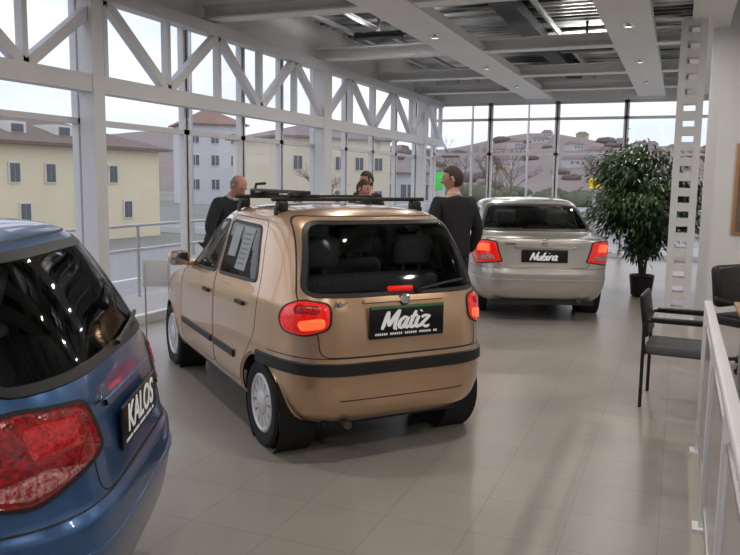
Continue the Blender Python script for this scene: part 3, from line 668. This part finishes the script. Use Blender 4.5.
for X, Y, l_, lab in ((-1.5, 6.9, .8, 'long black ceiling fixture nearest to the camera'), (-4.2, 10.6, .7, 'black ceiling box beside the lattice truss'), (-1.5, 12.6, .8, 'black ceiling fixture high above the silver saloon'), (-1.5, 2.6, .8, 'black ceiling fixture added behind the camera for its upward fill light')):  # the last fixture is an unseen extra, added to carry an upward fill
    mb = MB(); mb.rbox((X, Y, 3.74), (l_, .22, .09), .02); mb.box((X, Y, 3.98), (.04, .04, .4)); f_ = tag(mb.build('ceiling_fixture', M['black'], None), lab, 'ceiling fixture')
    l = bpy.data.lights.new('added_uplight', 'AREA'); l.shape = 'RECTANGLE'; l.size = l_*.9; l.size_y = .16; l.energy = 14; l.color = (1, .97, .93); o = bpy.data.objects.new('added_up_fill', l); C.objects.link(o); o.parent = f_; o.location = (X, Y, 3.8); o.rotation_euler = (math.pi, 0, 0)  # added upward fill light that brightens the beams and roof deck

# ------------------------------------------------------------------ railing, chairs, plant, board
t = thing('stair_railing', 'pale metal stair railing with infill panels at the right edge', 'railing', (.2, 5, 0))
ye = [0, -1.15, -2.3, -3.45, -4.6]
mb = MB(); mb.rbox((0, -2.45, .93), (.05, 5.0, .035), .012); mb.build('handrail', M['frame'], t)
mb = MB(); mb.tube([(0, .0, .12), (0, -5, .12)], .014, 8); mb.tube([(0, 0, .8), (0, -5, .8)], .012, 8); mb.build('lower_rail', M['steel'], t)
for y in ye:
    mb = MB(); mb.rbox((0, y, .46), (.045, .045, .92), .008); mb.box((0, y, .006), (.1, .1, .012)); mb.build('post', M['frame'], t)
for a, b in zip(ye, ye[1:]):
    mb = MB(); mb.box((0, (a+b)/2, .46), (.008, abs(b-a)-.08, .62)); mb.build('infill_panel', M['rglass'], t)

t = thing('armchair', 'black tubular visitor armchair with grey seat beside the railing', 'chair', (.05, 6.1, 0), R(-4))
for sd in (1, -1):
    mb = MB(); mb.tube([(-.22, sd*.25, 0), (-.22, sd*.25, .62), (-.2, sd*.25, .655), (.2, sd*.25, .655), (.235, sd*.25, .62), (.235, sd*.25, 0)], .013, 8); mb.build('side_frame', M['black'], t)
    mb = MB(); mb.rbox((0, sd*.25, .672), (.36, .05, .025), .01); mb.build('armrest', M['black'], t)
mb = MB(); mb.rbox((.01, 0, .43), (.46, .46, .07), .025); mb.build('seat', M['greyseat'], t)
mb = MB(); mb.rbox((-.23, 0, .68), (.04, .44, .32), .02, Matrix.Rotation(R(-8), 3, 'Y')); mb.build('backrest', M['black'], t)
mb = MB(); mb.bar((-.22, -.25, .39), (-.22, .25, .39), .02, .02); mb.bar((.235, -.25, .39), (.235, .25, .39), .02, .02); mb.build('seat_rail', M['black'], t)

t = thing('office_chair', 'low black leather chair with rounded back behind the railing', 'chair', (.66, 7.5, 0), R(-40))
mb = MB(); mb.rbox((0, 0, .45), (.48, .48, .1), .04); mb.build('seat', M['leather'], t)
mb = MB(); mb.rbox((-.23, 0, .74), (.1, .46, .38), .05, Matrix.Rotation(R(-8), 3, 'Y')); mb.build('backrest', M['leather'], t)
for sd in (1, -1):
    mb = MB(); mb.tube([(.1, sd*.25, .45), (.12, sd*.27, .62), (-.18, sd*.27, .64), (-.2, sd*.22, .6)], .018, 8); mb.build('armrest', M['black'], t)
mb = MB(); mb.tube([(0, 0, .41), (0, 0, .1)], .03, 12)
for k in range(5): a = 2*math.pi*k/5; mb.tube([(0, 0, .11), (.26*math.cos(a), .26*math.sin(a), .06)], .018, 6); mb.lathe([(.001, -.02), (.028, -.02), (.028, .02), (.001, .02)], 12, (.26*math.cos(a), .26*math.sin(a), .028), 'y')
mb.build('base', M['black'], t)
t = thing('desk', 'light wood desk standing behind the stair railing', 'desk', (1.24, 6.1, 0))
mb = MB(); mb.rbox((0, 0, .735), (1.6, .8, .03), .008); mb.build('desk_top', M['wood'], t)
for sx, sy in ((-1, -1), (-1, 1), (1, -1), (1, 1)):
    mb = MB(); mb.tube([(sx*.72, sy*.34, 0), (sx*.72, sy*.34, .72)], .025, 10); mb.build('leg', M['steel'], t)

pp = P((645-370)/760*11.1, 11.15)
t = thing('potted_ficus', 'tall leafy ficus tree in a black pot near the far windows', 'plant', pp)
mb = MB(); mb.lathe([(.001, 0), (.12, 0), (.145, .02), (.175, .28), (.18, .32), (.165, .32), (.16, .28), (.001, .28)], 28); pot = mb.build('pot', M['pot'], t)
mb = MB(); mb.lathe([(.001, .285), (.155, .282)], 20); mb.build('soil', M['soil'], pot)
rd = random.Random(3); mb = MB()
for k in range(5):
    a = k*1.26; p0 = Vector((.03*math.cos(a), .03*math.sin(a), .25)); p1 = p0+Vector((.06*math.cos(a+1), .06*math.sin(a+1), .5)); p2 = Vector((.16*math.cos(a), .16*math.sin(a), 1.2)); p3 = Vector((.3*math.cos(a+.4), .3*math.sin(a+.4), 1.8))
    mb.tube([p0, p1, p2, p3], [.02, .017, .012, .006], 6)
    for q in range(9):
        tt = .3+q*.075; b = p1.lerp(p2, tt) if q < 4 else p2.lerp(p3, (q-4)/5); e = b+Vector((rd.uniform(-.5, .5), rd.uniform(-.5, .5), rd.uniform(.05, .35))); mb.tube([b, b.lerp(e, .5)+Vector((0, 0, .06)), e], [.006, .004, .002], 5)
mb.build('stems', M['bark'], t)
mb = MB()
def leaf(mb, p, d, L, w):
    d = d.normalized(); s = d.cross(Vector((0, 0, 1)))
    if s.length < .1: s = Vector((1, 0, 0))
    s.normalize(); u = s.cross(d); dr = Vector((0, 0, -L*.25))
    mb.add([p, p+d*L*.4-s*w+u*w*.3, p+d*L*.5+dr*.3, p+d*L*.4+s*w+u*w*.3, p+d*L+dr], [(0, 2, 1), (0, 3, 2), (1, 2, 4), (2, 3, 4)])
clus = []
while len(clus) < 70:
    q = Vector((rd.uniform(-1, 1), rd.uniform(-1, 1), rd.uniform(-1, 1)))
    if .3 < q.length < .95: clus.append(q)
for k in range(7200):
    c_ = rd.choice(clus); q = c_+Vector((rd.gauss(0, .15), rd.gauss(0, .15), rd.gauss(0, .11)))
    zz = 1.36+q.z*.88; rr_ = .80*(1.0 if zz > .95 else .82)
    p = Vector((q.x*rr_, q.y*rr_, zz)); d = Vector((q.x+rd.uniform(-.6, .6), q.y+rd.uniform(-.6, .6), rd.uniform(-1.0, .1)))
    if pp.x+p.x > .44 or zz < .45: continue
    leaf(mb, p, d, rd.uniform(.08, .13), rd.uniform(.016, .026))
mb.build('foliage', M['leaf'], t, sharp=0)

t = thing('display_stand', 'low pale sign stand on thin legs left of the bronze hatchback', 'sign stand', P(-2.08, 7.35), HEAD(180)-R(90)+R(10))
mb = MB(); mb.rbox((0, 0, .72), (.27, .012, .26), .004); mb.build('sign_panel', M['signw'], t)
for sx in (-.11, .11):
    mb = MB(); mb.tube([(sx, 0, .02), (sx, 0, .82)], .008, 8); mb.tube([(sx, -.12, .01), (sx, .12, .01)], .01, 6); mb.build('leg', M['steel'], t)

# ------------------------------------------------------------------ people
def skin_mesh(pts, edges, radii, sub=2):
    me = bpy.data.meshes.new('tmp'); me.from_pydata([tuple(p) for p in pts], edges, []); o = bpy.data.objects.new('tmp', me); C.objects.link(o)
    md = o.modifiers.new('k', 'SKIN'); md.use_smooth_shade = True
    seen = set(); adj = {i: [] for i in range(len(pts))}
    for a, b in edges: adj[a].append(b); adj[b].append(a)
    for i, r_ in enumerate(radii):
        d = me.skin_vertices[0].data[i]; d.radius = r_ if isinstance(r_, tuple) else (r_, r_); d.use_root = False
    for i in range(len(pts)):
        if i in seen: continue
        me.skin_vertices[0].data[i].use_root = True; st = [i]
        while st:
            x = st.pop()
            if x in seen: continue
            seen.add(x); st += adj[x]
    s2 = o.modifiers.new('s', 'SUBSURF'); s2.levels = sub; s2.render_levels = sub
    dg = bpy.context.evaluated_depsgraph_get(); dg.update(); r = bpy.data.meshes.new_from_object(o.evaluated_get(dg)); bpy.data.objects.remove(o)
    vs = [v.co.copy() for v in r.vertices]; fs = [tuple(p.vertices) for p in r.polygons]; bpy.data.meshes.remove(r); return vs, fs
def headpt(th, ph, k=1.0):
    d = Vector((math.cos(ph)*math.cos(th), math.cos(ph)*math.sin(th), math.sin(ph)))
    x, y, z = d.x*.098, d.y*.076, d.z*.122
    if d.z < 0: y *= 1+.3*d.z; x *= 1+.1*d.z
    if d.x < 0 and d.z > -.3: x *= 1.06
    fr = max(0, d.x)
    g = lambda a, b, s, t: math.exp(-((d.y-a)/s)**2-((d.z-b)/t)**2)*fr
    x += .030*g(0, -.17, .13, .12)+.014*g(0, 0, .1, .16)-.012*g(.34, .06, .15, .09)-.012*g(-.34, .06, .15, .09)+.007*g(0, .2, .5, .08)+.008*g(0, -.5, .2, .08)+.016*g(0, -.8, .3, .2)-.004*g(0, -.38, .2, .05)
    return Vector((x*k, y*k, z*k))
def person(label, r, f, rz, H=1.78, hair='hairdark', bald=.0, jacket='suit', lean=0, nod=0, arms=None, shirt=True, headturn=0, broad=1.0):
    t = thing('person', label, 'person', P(r, f), rz); S = H/1.79
    piv = Vector((0, 0, .95)); Rl = Matrix.Rotation(R(lean), 3, 'Y')
    def B(x, y, z): p = Vector((x, y*broad, z)); p = piv+Rl@(p-piv); return p*S
    A = arms or {1: ((-.03, .27, 1.14), (.1, .24, .9)), -1: ((-.03, -.27, 1.14), (.1, -.24, .9))}
    pts = [B(0, 0, .95), B(0, 0, 1.15), B(0, 0, 1.36), B(-.005, 0, 1.5), B(.012, 0, 1.60)]; E = [(0, 1), (1, 2), (2, 3), (3, 4)]; Rd = [(.13, .1), (.12, .09), (.13, .09), (.062, .062), (.056, .058)]
    hands = []
    for sd in (1, -1):
        b = len(pts); sh_ = B(0, sd*.17, 1.44); el = B(*A[sd][0]); wr = B(*A[sd][1]); pts += [sh_, el, wr]; E += [(2, b), (b, b+1), (b+1, b+2)]; Rd += [.05, .038, .024]
        d = (wr-el).normalized(); pm = wr+d*.06*S; pts.append(pm); E.append((b+2, b+3)); Rd.append((.034, .018)); hands.append((wr, d, sd))
        b = len(pts); pts += [Vector((0, sd*.09, .9))*S, Vector((.02, sd*.105, .5))*S, Vector((-.02, sd*.11, .09))*S, Vector((.12, sd*.125, .035))*S]; E += [(0, b), (b, b+1), (b+1, b+2), (b+2, b+3)]; Rd += [.075, .05, .035, .03]
    for wr, d, sd in hands:
        side = d.cross(Vector((0, sd, 0)))
        if side.length < .1: side = Vector((1, 0, 0))
        side.normalize(); inn = d.cross(side).normalized()
        if inn.y*sd > 0: inn = -inn
        for k, (o_, L) in enumerate(((-.027, .065), (-.009, .078), (.009, .074), (.027, .058))):
            b = len(pts); p0 = wr+d*.06*S+side*o_*S; pts += [p0, p0+d*.035*S, p0+d*(.035+L*.5)*S+inn*.012*S, p0+d*(.03+L*.85)*S+inn*.034*S]; E += [(b, b+1), (b+1, b+2), (b+2, b+3)]; Rd += [.0095, .009, .0085, .007]
        b = len(pts); p0 = wr+d*.03*S+side*.02*S; pts += [p0, p0+side*.03*S+d*.02*S+inn*.01*S, p0+side*.04*S+d*.05*S+inn*.02*S]; E += [(b, b+1), (b+1, b+2)]; Rd += [.012, .011, .009]
    vs, fs = skin_mesh(pts, E, Rd); mb = MB(); mb.add(vs, fs)
    hc = B(.03, 0, 1.668); Hm = Matrix.Rotation(R(headturn), 3, 'Z')@Matrix.Rotation(R(nod), 3, 'Y')
    def grid(fn, n1, n2, skip=None):
        v = []; f_ = []
        for i in range(n2+1):
            ph = -math.pi/2+math.pi*i/n2
            for j in range(n1): v.append(hc+Hm@(fn(2*math.pi*j/n1, ph)*S))
        for i in range(n2):
            for j in range(n1):
                th = 2*math.pi*(j+.5)/n1; ph = -math.pi/2+math.pi*(i+.5)/n2
                if skip and skip(th, ph): continue
                f_.append((i*n1+j, i*n1+(j+1) % n1, (i+1)*n1+(j+1) % n1, (i+1)*n1+j))
        return v, f_
    v, f_ = grid(headpt, 48, 36); mb.add(v, f_, 0)
    for sd in (1, -1):
        for rr_, off, mi in ((.0125, 0, 1), (.0065, .0085, 2)):
            c = Vector((.076+off, sd*.029, .008)); v = []; f2 = []
            for i in range(7):
                for j in range(10): ph = -math.pi/2+math.pi*i/6; th = 2*math.pi*j/10; v.append(hc+Hm@((c+Vector((math.cos(ph)*math.cos(th), math.cos(ph)*math.sin(th), math.sin(ph)))*rr_)*S))
            for i in range(6):
                for j in range(10): f2.append((i*10+j, i*10+(j+1) % 10, (i+1)*10+(j+1) % 10, (i+1)*10+j))
            mb.add(v, f2, mi)
        e = MB(); e.rbox((-.004, sd*.078, -.005), (.036, .018, .062), .009, Matrix.Rotation(R(12), 3, 'Y')@Matrix.Rotation(R(sd*18), 3, 'Z')); mb.add([hc+Hm@(Vector(q)*S) for q in e.v], e.f, 0)
        e = MB(); e.rbox((.089, sd*.03, .036), (.01, .036, .008), .003); mb.add([hc+Hm@(Vector(q)*S) for q in e.v], e.f, 2)
    e = MB(); e.rbox((.089, 0, -.054), (.012, .044, .012), .005); mb.add([hc+Hm@(Vector(q)*S) for q in e.v], e.f, 3)
    mb.build('body', [M['skin'], M['eye'], M['iris'], M['lip']], t, sharp=0)
    def hs(th, ph):
        z = math.sin(ph); x = math.cos(ph)*math.cos(th)
        if bald: return not (z > -.5 and z < bald and x < .3 and not (x > -.12 and z < -.05))
        return not ((z > .42+x*.3) or (x < .2 and z > -.05) or (x < -.15 and z > -.62))
    v, f_ = grid(lambda a, b: headpt(a, b, 1.08), 48, 36, hs); mb = MB(); mb.add(v, f_); h = mb.build('hair', M[hair], t, sharp=0)
    sd_ = h.modifiers.new('s', 'SOLIDIFY'); sd_.thickness = .012; sd_.offset = -1
    pts = [B(0, 0, .82), B(0, 0, .98), B(0, 0, 1.16), B(0, 0, 1.34), B(-.012, 0, 1.47), B(-.014, 0, 1.515)]; E = [(0, 1), (1, 2), (2, 3), (3, 4), (4, 5)]; Rd = [(.2*broad, .14), (.19*broad, .135), (.18*broad, .13), (.19*broad, .13), (.1, .09), (.072, .072)]
    for sd in (1, -1):
        b = len(pts); el = B(*A[sd][0]); wr = B(*A[sd][1]); s0 = B(0, sd*.185, 1.425); pts += [s0, el, el.lerp(wr, .93)]; E += [(3, b), (b, b+1), (b+1, b+2)]; Rd += [.085, .068, .05]
    vs, fs = skin_mesh(pts, E, Rd); mb = MB(); mb.add(vs, fs); mb.build('jacket', M[jacket], t, sharp=0)
    if shirt:
        mb = MB(); mb.lathe([(.064, -.03), (.066, .0), (.061, .004), (.058, -.02)], 24); tr = B(.004, 0, 1.533); mb.v = [tuple(tr+Rl@(Vector(q)*S)) for q in mb.v]; mb.build('shirt_collar', M['shirt'], t)
    pts = [Vector((0, 0, .95))*S]; E = []; Rd = [(.15, .115)]
    for sd in (1, -1):
        b = len(pts); pts += [Vector((0, sd*.09, .85))*S, Vector((.02, sd*.105, .5))*S, Vector((-.02, sd*.11, .1))*S]; E += [(0, b), (b, b+1), (b+1, b+2)]; Rd += [.1, .075, .062]
    vs, fs = skin_mesh(pts, E, Rd); mb = MB(); mb.add(vs, fs); mb.build('trousers', M['trousers'], t, sharp=0)
    for sd in (1, -1):
        mb = MB(); mb.rbox((.05*S, sd*.118*S, .042), (.28*S, .095*S, .084), .035); mb.build('shoe', M['shoe'], t)
    return t
person('man in black suit standing with his back half turned, right of the bronze hatchback', .84, 7.7, HEAD(28), 1.80, 'hairbrown', 0, 'suit', 1, 10, headturn=54, broad=1.06)
person('balding grey-haired man in dark suit bending over the hatchback bonnet, at left', -1.74, 8.65, HEAD(232), 1.78, 'hairgrey', .5, 'coat', 27, 42, {1: ((.1, .26, 1.16), (.32, .16, 1.06)), -1: ((.08, -.27, 1.16), (.3, -.18, 1.04))})
person('dark-haired man in black jacket, taller of the two behind the roof rack', -.02, 10.4, HEAD(130), 1.77, 'hairdark', 0, 'suit', 2, 14, shirt=False)
person('shorter person in brown jacket, left of the pair behind the roof rack', -.17, 9.75, HEAD(235), 1.66, 'hairbrown', 0, 'coat2', 5, 18, shirt=False)

# ------------------------------------------------------------------ outside
GZ = -1.0
m = MB(); m.add([(-500, -200, GZ), (400, -200, GZ), (400, 550, GZ), (-500, 550, GZ)], [(0, 1, 2, 3)]); struct(m.build('ground', M['ground'], None, smooth=False))
m = MB(); m.box((-6.6, 8, GZ/2-.05), (1.8, 60, -GZ-.1)); m.box((-2, 20.2, GZ/2-.05), (14, 4.2, -GZ-.1)); struct(m.build('terrace', M['pave'], None, smooth=False))
m = MB(); m.box((-13, 20, GZ+.01), (9, 200, .03)); m.box((20, 34, GZ+.01), (120, 8, .035))
for k in range(30): m.box((-13, -20+k*5, GZ+.03), (.14, 2.2, .012), mi=1)
m.box((-8.9, 20, GZ+.03), (.14, 200, .012), mi=1); m.box((20, 34, GZ+.035), (120, .14, .012), mi=1)
struct(m.build('road', [M['asphalt'], M['line']], None, smooth=False))
t = thing('guard_rail', 'grey metal guard rail along the terrace outside the left windows', 'railing', (-7.3, 3, 0))
mb = MB()
for z in (.95, .6): mb.tube([(0, -2, z), (0, 22, z)], .022, 8)
mb.build('rails', M['steel'], t)
for k in range(13):
    mb = MB(); mb.tube([(0, -2+k*2, -.1), (0, -2+k*2, .95)], .022, 8); mb.build('post', M['steel'], t)
def house(label, c, rz, dims, rh, wm, rm, wins=(), group=None, dorm=(), name='house', far=False, cat='building'):
    L, D, Hh = dims
    if far:
        mb = MB(); mb.box((0, 0, Hh/2), (L, D, Hh)); e = .3
        mb.add([(-L/2-e, -D/2-e, Hh), (L/2+e, -D/2-e, Hh), (L/2+e, D/2+e, Hh), (-L/2-e, D/2+e, Hh), (-L*.3, 0, Hh+rh), (L*.3, 0, Hh+rh)], [(0, 1, 5, 4), (1, 2, 5), (2, 3, 4, 5), (3, 0, 4), (3, 2, 1, 0)], 1)
        for k in (-.28, 0, .28): mb.box((k*L, -D/2, Hh*.6), (L*.1, .1, Hh*.24), mi=2)
        o = mb.build(name, [wm, rm, M['wglass']], None, smooth=False); o.location = c; o.rotation_euler = (0, 0, rz); return tag(o, label, cat, group)
    t = thing(name, label, cat, c, rz, group)
    mb = MB(); mb.box((0, 0, Hh/2), (L, D, Hh)); mb.build('wall', wm, t, smooth=False)
    e = .45; mb = MB(); r0 = max(.3, L/2-D*.42)
    mb.add([(-L/2-e, -D/2-e, Hh), (L/2+e, -D/2-e, Hh), (L/2+e, D/2+e, Hh), (-L/2-e, D/2+e, Hh), (-r0, 0, Hh+rh), (r0, 0, Hh+rh)], [(0, 1, 5, 4), (1, 2, 5), (2, 3, 4, 5), (3, 0, 4), (3, 2, 1, 0)])
    mb.box((0, 0, Hh-.06), (L+.9, D+.9, .1)); mb.build('roof', rm, t, smooth=False)
    for (x, z, w, h) in wins:
        mb = MB(); mb.box((x, -D/2-.02, z), (w+.12, .08, h+.12)); f = mb.build('window', M['wframe'], t, smooth=False); mb = MB(); mb.box((x-w*.26, -D/2-.065, z), (w*.44, .03, h)); mb.box((x+w*.26, -D/2-.065, z), (w*.44, .03, h)); mb.build('window_pane', M['wglass'], f, smooth=False)
    for x in dorm:
        mb = MB(); mb.box((x, -D*.34, Hh+rh*.36), (.8, 1.4, .5)); d = mb.build('dormer', M['wframe'], t, smooth=False); mb = MB(); mb.box((x, -D*.34-.72, Hh+rh*.36), (.5, .04, .3)); mb.build('window_pane', M['wglass'], d, smooth=False)
    return t
B_ = (-9.7, 35); dr = Vector((.456, .89)); nn = Vector((-.89, .456)); cc = Vector(B_)-dr*9+nn*4.5
house('pale yellow two-storey house with brown hipped roof outside the left windows', P(cc.x, cc.y, GZ), R(84.9), (18, 9, 3.9), 1.5, M['yellow'], M['rbrown'],
      [(-7+1.5*k, 2.75, .42, .68) for k in range(3)]+[(-1.8+1.6*k, 2.75, .42, .68) for k in range(6)]+[(-6+2.6*k, 1.25, .42, .68) for k in range(6)], dorm=(-1, 2.2, 4.4, 6.2))
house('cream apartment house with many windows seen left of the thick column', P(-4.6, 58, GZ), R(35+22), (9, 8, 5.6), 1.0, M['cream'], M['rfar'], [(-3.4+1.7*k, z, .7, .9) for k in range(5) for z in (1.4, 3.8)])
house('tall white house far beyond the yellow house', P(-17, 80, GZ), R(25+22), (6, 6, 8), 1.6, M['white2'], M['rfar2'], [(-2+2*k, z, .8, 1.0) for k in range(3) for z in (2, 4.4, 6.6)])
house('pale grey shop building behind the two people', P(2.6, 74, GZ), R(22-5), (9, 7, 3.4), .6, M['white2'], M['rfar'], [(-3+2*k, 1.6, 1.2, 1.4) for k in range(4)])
rd = random.Random(11)
placed = []
def free(r, f, rad):
    for a, b, c in placed:
        if (a-r)**2+(b-f)**2 < (rad+c)**2: return False
    placed.append((r, f, rad)); return True
for r_, f_, q_ in ((-17, 80, 6), (2.6, 74, 6), (-4.6, 58, 7)): placed.append((r_, f_, q_))
m = MB(); vs = []; fs = []; nx, ny = 60, 14
def hz(x, y): return GZ+max(0, (y/ny))**.8*18*(1+.2*math.sin(x*.23)+.1*math.sin(x*.6+1))
for j in range(ny+1):
    for i in range(nx+1): p = P(-160+i*7.0, 150+j*12, 0); vs.append((p.x, p.y, hz(i, j)-.3))
for j in range(ny):
    for i in range(nx): a = j*(nx+1)+i; fs.append((a, a+1, a+nx+2, a+nx+1))
m.add(vs, fs); struct(m.build('hills', M['hill'], None, sharp=0))
cnt = 0
while cnt < 52:
    i = rd.uniform(18, 48); j = rd.uniform(1, 11.5); r_, f_ = -160+i*7.0, 150+j*12
    if not free(r_, f_, 4.5): continue
    cnt += 1
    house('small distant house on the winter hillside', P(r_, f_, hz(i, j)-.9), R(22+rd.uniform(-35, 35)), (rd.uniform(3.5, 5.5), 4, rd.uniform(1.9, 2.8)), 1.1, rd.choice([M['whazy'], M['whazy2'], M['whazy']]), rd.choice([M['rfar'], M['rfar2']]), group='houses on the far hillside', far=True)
def blob(r, f, z, s, lab, grp, mt):
    mb = MB(); vs = []; fs = []; q0 = random.Random(int(s*9999))
    for i in range(9):
        for j in range(12):
            ph = -math.pi/2+math.pi*i/8; th = 2*math.pi*j/12; q = s*(.85+.35*q0.random()) if 0 < i < 8 else s; vs.append((q*1.5*math.cos(ph)*math.cos(th), q*math.cos(ph)*math.sin(th), s*.5+q*.65*math.sin(ph)))
    for i in range(8):
        for j in range(12): fs.append((i*12+j, i*12+(j+1) % 12, (i+1)*12+(j+1) % 12, (i+1)*12+j))
    mb.add(vs, fs); o = mb.build('shrub', mt, None, smooth=True, sharp=0); o.location = P(r, f, z); tag(o, lab, 'shrub', grp)
cnt = 0
while cnt < 70:
    i = rd.uniform(18, 48); j = rd.uniform(.6, 13); r_, f_ = -160+i*7.0, 150+j*12; s = rd.uniform(1.2, 2.4)
    if not free(r_, f_, s*1.8): continue
    cnt += 1; blob(r_, f_, hz(i, j)-.8, s, 'dull brown tree crown between the hillside houses', 'trees on the far hillside', M['bush'])
def bare_tree(label, c, H, seed):
    rd = random.Random(seed); t = thing('bare_tree', label, 'tree', c, 0, 'bare trees outside'); mb = MB(); tw = MB()
    mb.tube([(0, 0, 0), (.05, 0, H*.35), (0, .05, H*.6)], [H*.02, H*.014, H*.008], 7)
    def br(p, d, L, r_, dep):
        e = p+d*L; (mb if dep < 2 else tw).tube([p, p.lerp(e, .5)+Vector((0, 0, L*.04)), e], [r_, r_*.75, r_*.45], 5 if dep < 2 else 3)
        if dep < 4:
            for _ in range(3 if dep else 4):
                nd = (d+Vector((rd.uniform(-.8, .8), rd.uniform(-.8, .8), rd.uniform(-.15, .6)))).normalized(); br(p.lerp(e, rd.uniform(.45, 1)), nd, L*rd.uniform(.55, .78), r_*.5, dep+1)
    for k in range(5):
        a = k*1.3; br(Vector((0, 0, H*(.28+.07*k))), Vector((math.cos(a)*.7, math.sin(a)*.7, .75)).normalized(), H*.25, H*.008, 0)
    mb.build('trunk', M['tree'], t); tw.build('twigs', M['tree'], t, sharp=0)
for k, (r, f, H) in enumerate(((-24, 62, 6), (-2.6, 41, 4.2), (4.6, 60, 5), (6.2, 52, 4.5), (12, 66, 6), (15, 50, 5), (21, 70, 6), (8.5, 90, 8), (-6.5, 88, 7), (27, 60, 6), (15.5, 104, 8), (9.2, 57, 5))):
    free(r, f, H*.45); bare_tree('leafless brown tree standing outside the windows', P(r, f, GZ), H, k+20)
cnt = 0
while cnt < 30:
    r = rd.uniform(-14, 40); f = rd.uniform(80, 128); s = rd.uniform(1.0, 2.0)
    if not free(r, f, s*2): continue
    cnt += 1; blob(r, f, GZ, s, 'rounded olive winter shrub on flat ground in the distance', 'distant shrubs', M['bush2'])
def post_sign(label, r, f, h, w, hh, mt):
    t = thing('sign_post', label, 'sign', P(r, f, GZ), HEAD(-90)); mb = MB(); mb.tube([(0, 0, 0), (0, 0, h)], .06, 8); mb.build('pole', M['steel'], t); mb = MB(); mb.rbox((0, -.08, h-hh/2), (w, .1, hh), .03); mb.build('sign_panel', mt, t)
post_sign('bright green sign on a pole outside, beside the corner windows', 2.25, 26, 2.8, .36, .45, M['greensign'])
post_sign('bright green sign panel left of the suited man', 4.3, 50, 3.2, 1.0, .6, M['greensign'])
post_sign('yellow sign on a pole outside behind the ficus', 8.75, 30, 2.85, .5, .4, M['ysign'])
for k, (r, f, H, lab) in enumerate(((-6.1, 26, 9, 'grey street lamp standing beyond the thin left mullion'), (5.2, 40, 7.5, 'street lamp with curved arm behind the silver saloon'), (8.9, 44, 8, 'street lamp furthest to the right outside'))):
    t = thing('street_lamp', lab, 'street lamp', P(r, f, GZ)); mb = MB(); mb.tube([(0, 0, 0), (0, 0, H*.9), (.2, 0, H*.97), (.9, 0, H)], [.08, .06, .05, .04], 8); mb.build('pole', M['steel'], t); mb = MB(); mb.rbox((1.1, 0, H-.02), (.6, .22, .12), .04); mb.build('lamp_head', M['frame'], t)

# ------------------------------------------------------------------ world, camera
w = bpy.data.worlds.new('World'); sc.world = w; w.use_nodes = True; n = w.node_tree.nodes; l = w.node_tree.links
bg = n['Background']; tc = n.new('ShaderNodeTexCoord'); mp = n.new('ShaderNodeMapping'); mp.inputs['Scale'].default_value = (1, 1, 3.5); nz = n.new('ShaderNodeTexNoise'); nz.inputs['Scale'].default_value = 2.2; nz.inputs['Detail'].default_value = 6
l.new(tc.outputs['Generated'], mp.inputs['Vector']); l.new(mp.outputs[0], nz.inputs['Vector']); rp = n.new('ShaderNodeValToRGB')
rp.color_ramp.elements[0].position = .35; rp.color_ramp.elements[0].color = srgb((198, 206, 226))+(1,); rp.color_ramp.elements[1].position = .62; rp.color_ramp.elements[1].color = srgb((234, 233, 238))+(1,)
l.new(nz.outputs['Fac'], rp.inputs[0]); l.new(rp.outputs[0], bg.inputs['Color']); bg.inputs['Strength'].default_value = 1.6

cam = bpy.data.cameras.new('Camera'); co = bpy.data.objects.new('Camera', cam); C.objects.link(co); sc.camera = co
cam.sensor_width = 36; cam.sensor_fit = 'HORIZONTAL'; cam.lens = FPX/740*36; cam.clip_start = .05; cam.clip_end = 1000
pt = R(7.3); rho = R(.8)
Fh = Vector((-math.sin(YAW), math.cos(YAW), 0)); Rt = Vector((math.cos(YAW), math.sin(YAW), 0)); Z = Vector((0, 0, 1))
Fw = Fh*math.cos(pt)-Z*math.sin(pt); Up = Fh*math.sin(pt)+Z*math.cos(pt)
r2 = Rt*math.cos(rho)+Up*math.sin(rho); u2 = Up*math.cos(rho)-Rt*math.sin(rho)
mt = Matrix((r2, u2, -Fw)).transposed().to_4x4(); mt.translation = Vector((0, 0, CAMH)); co.matrix_world = mt
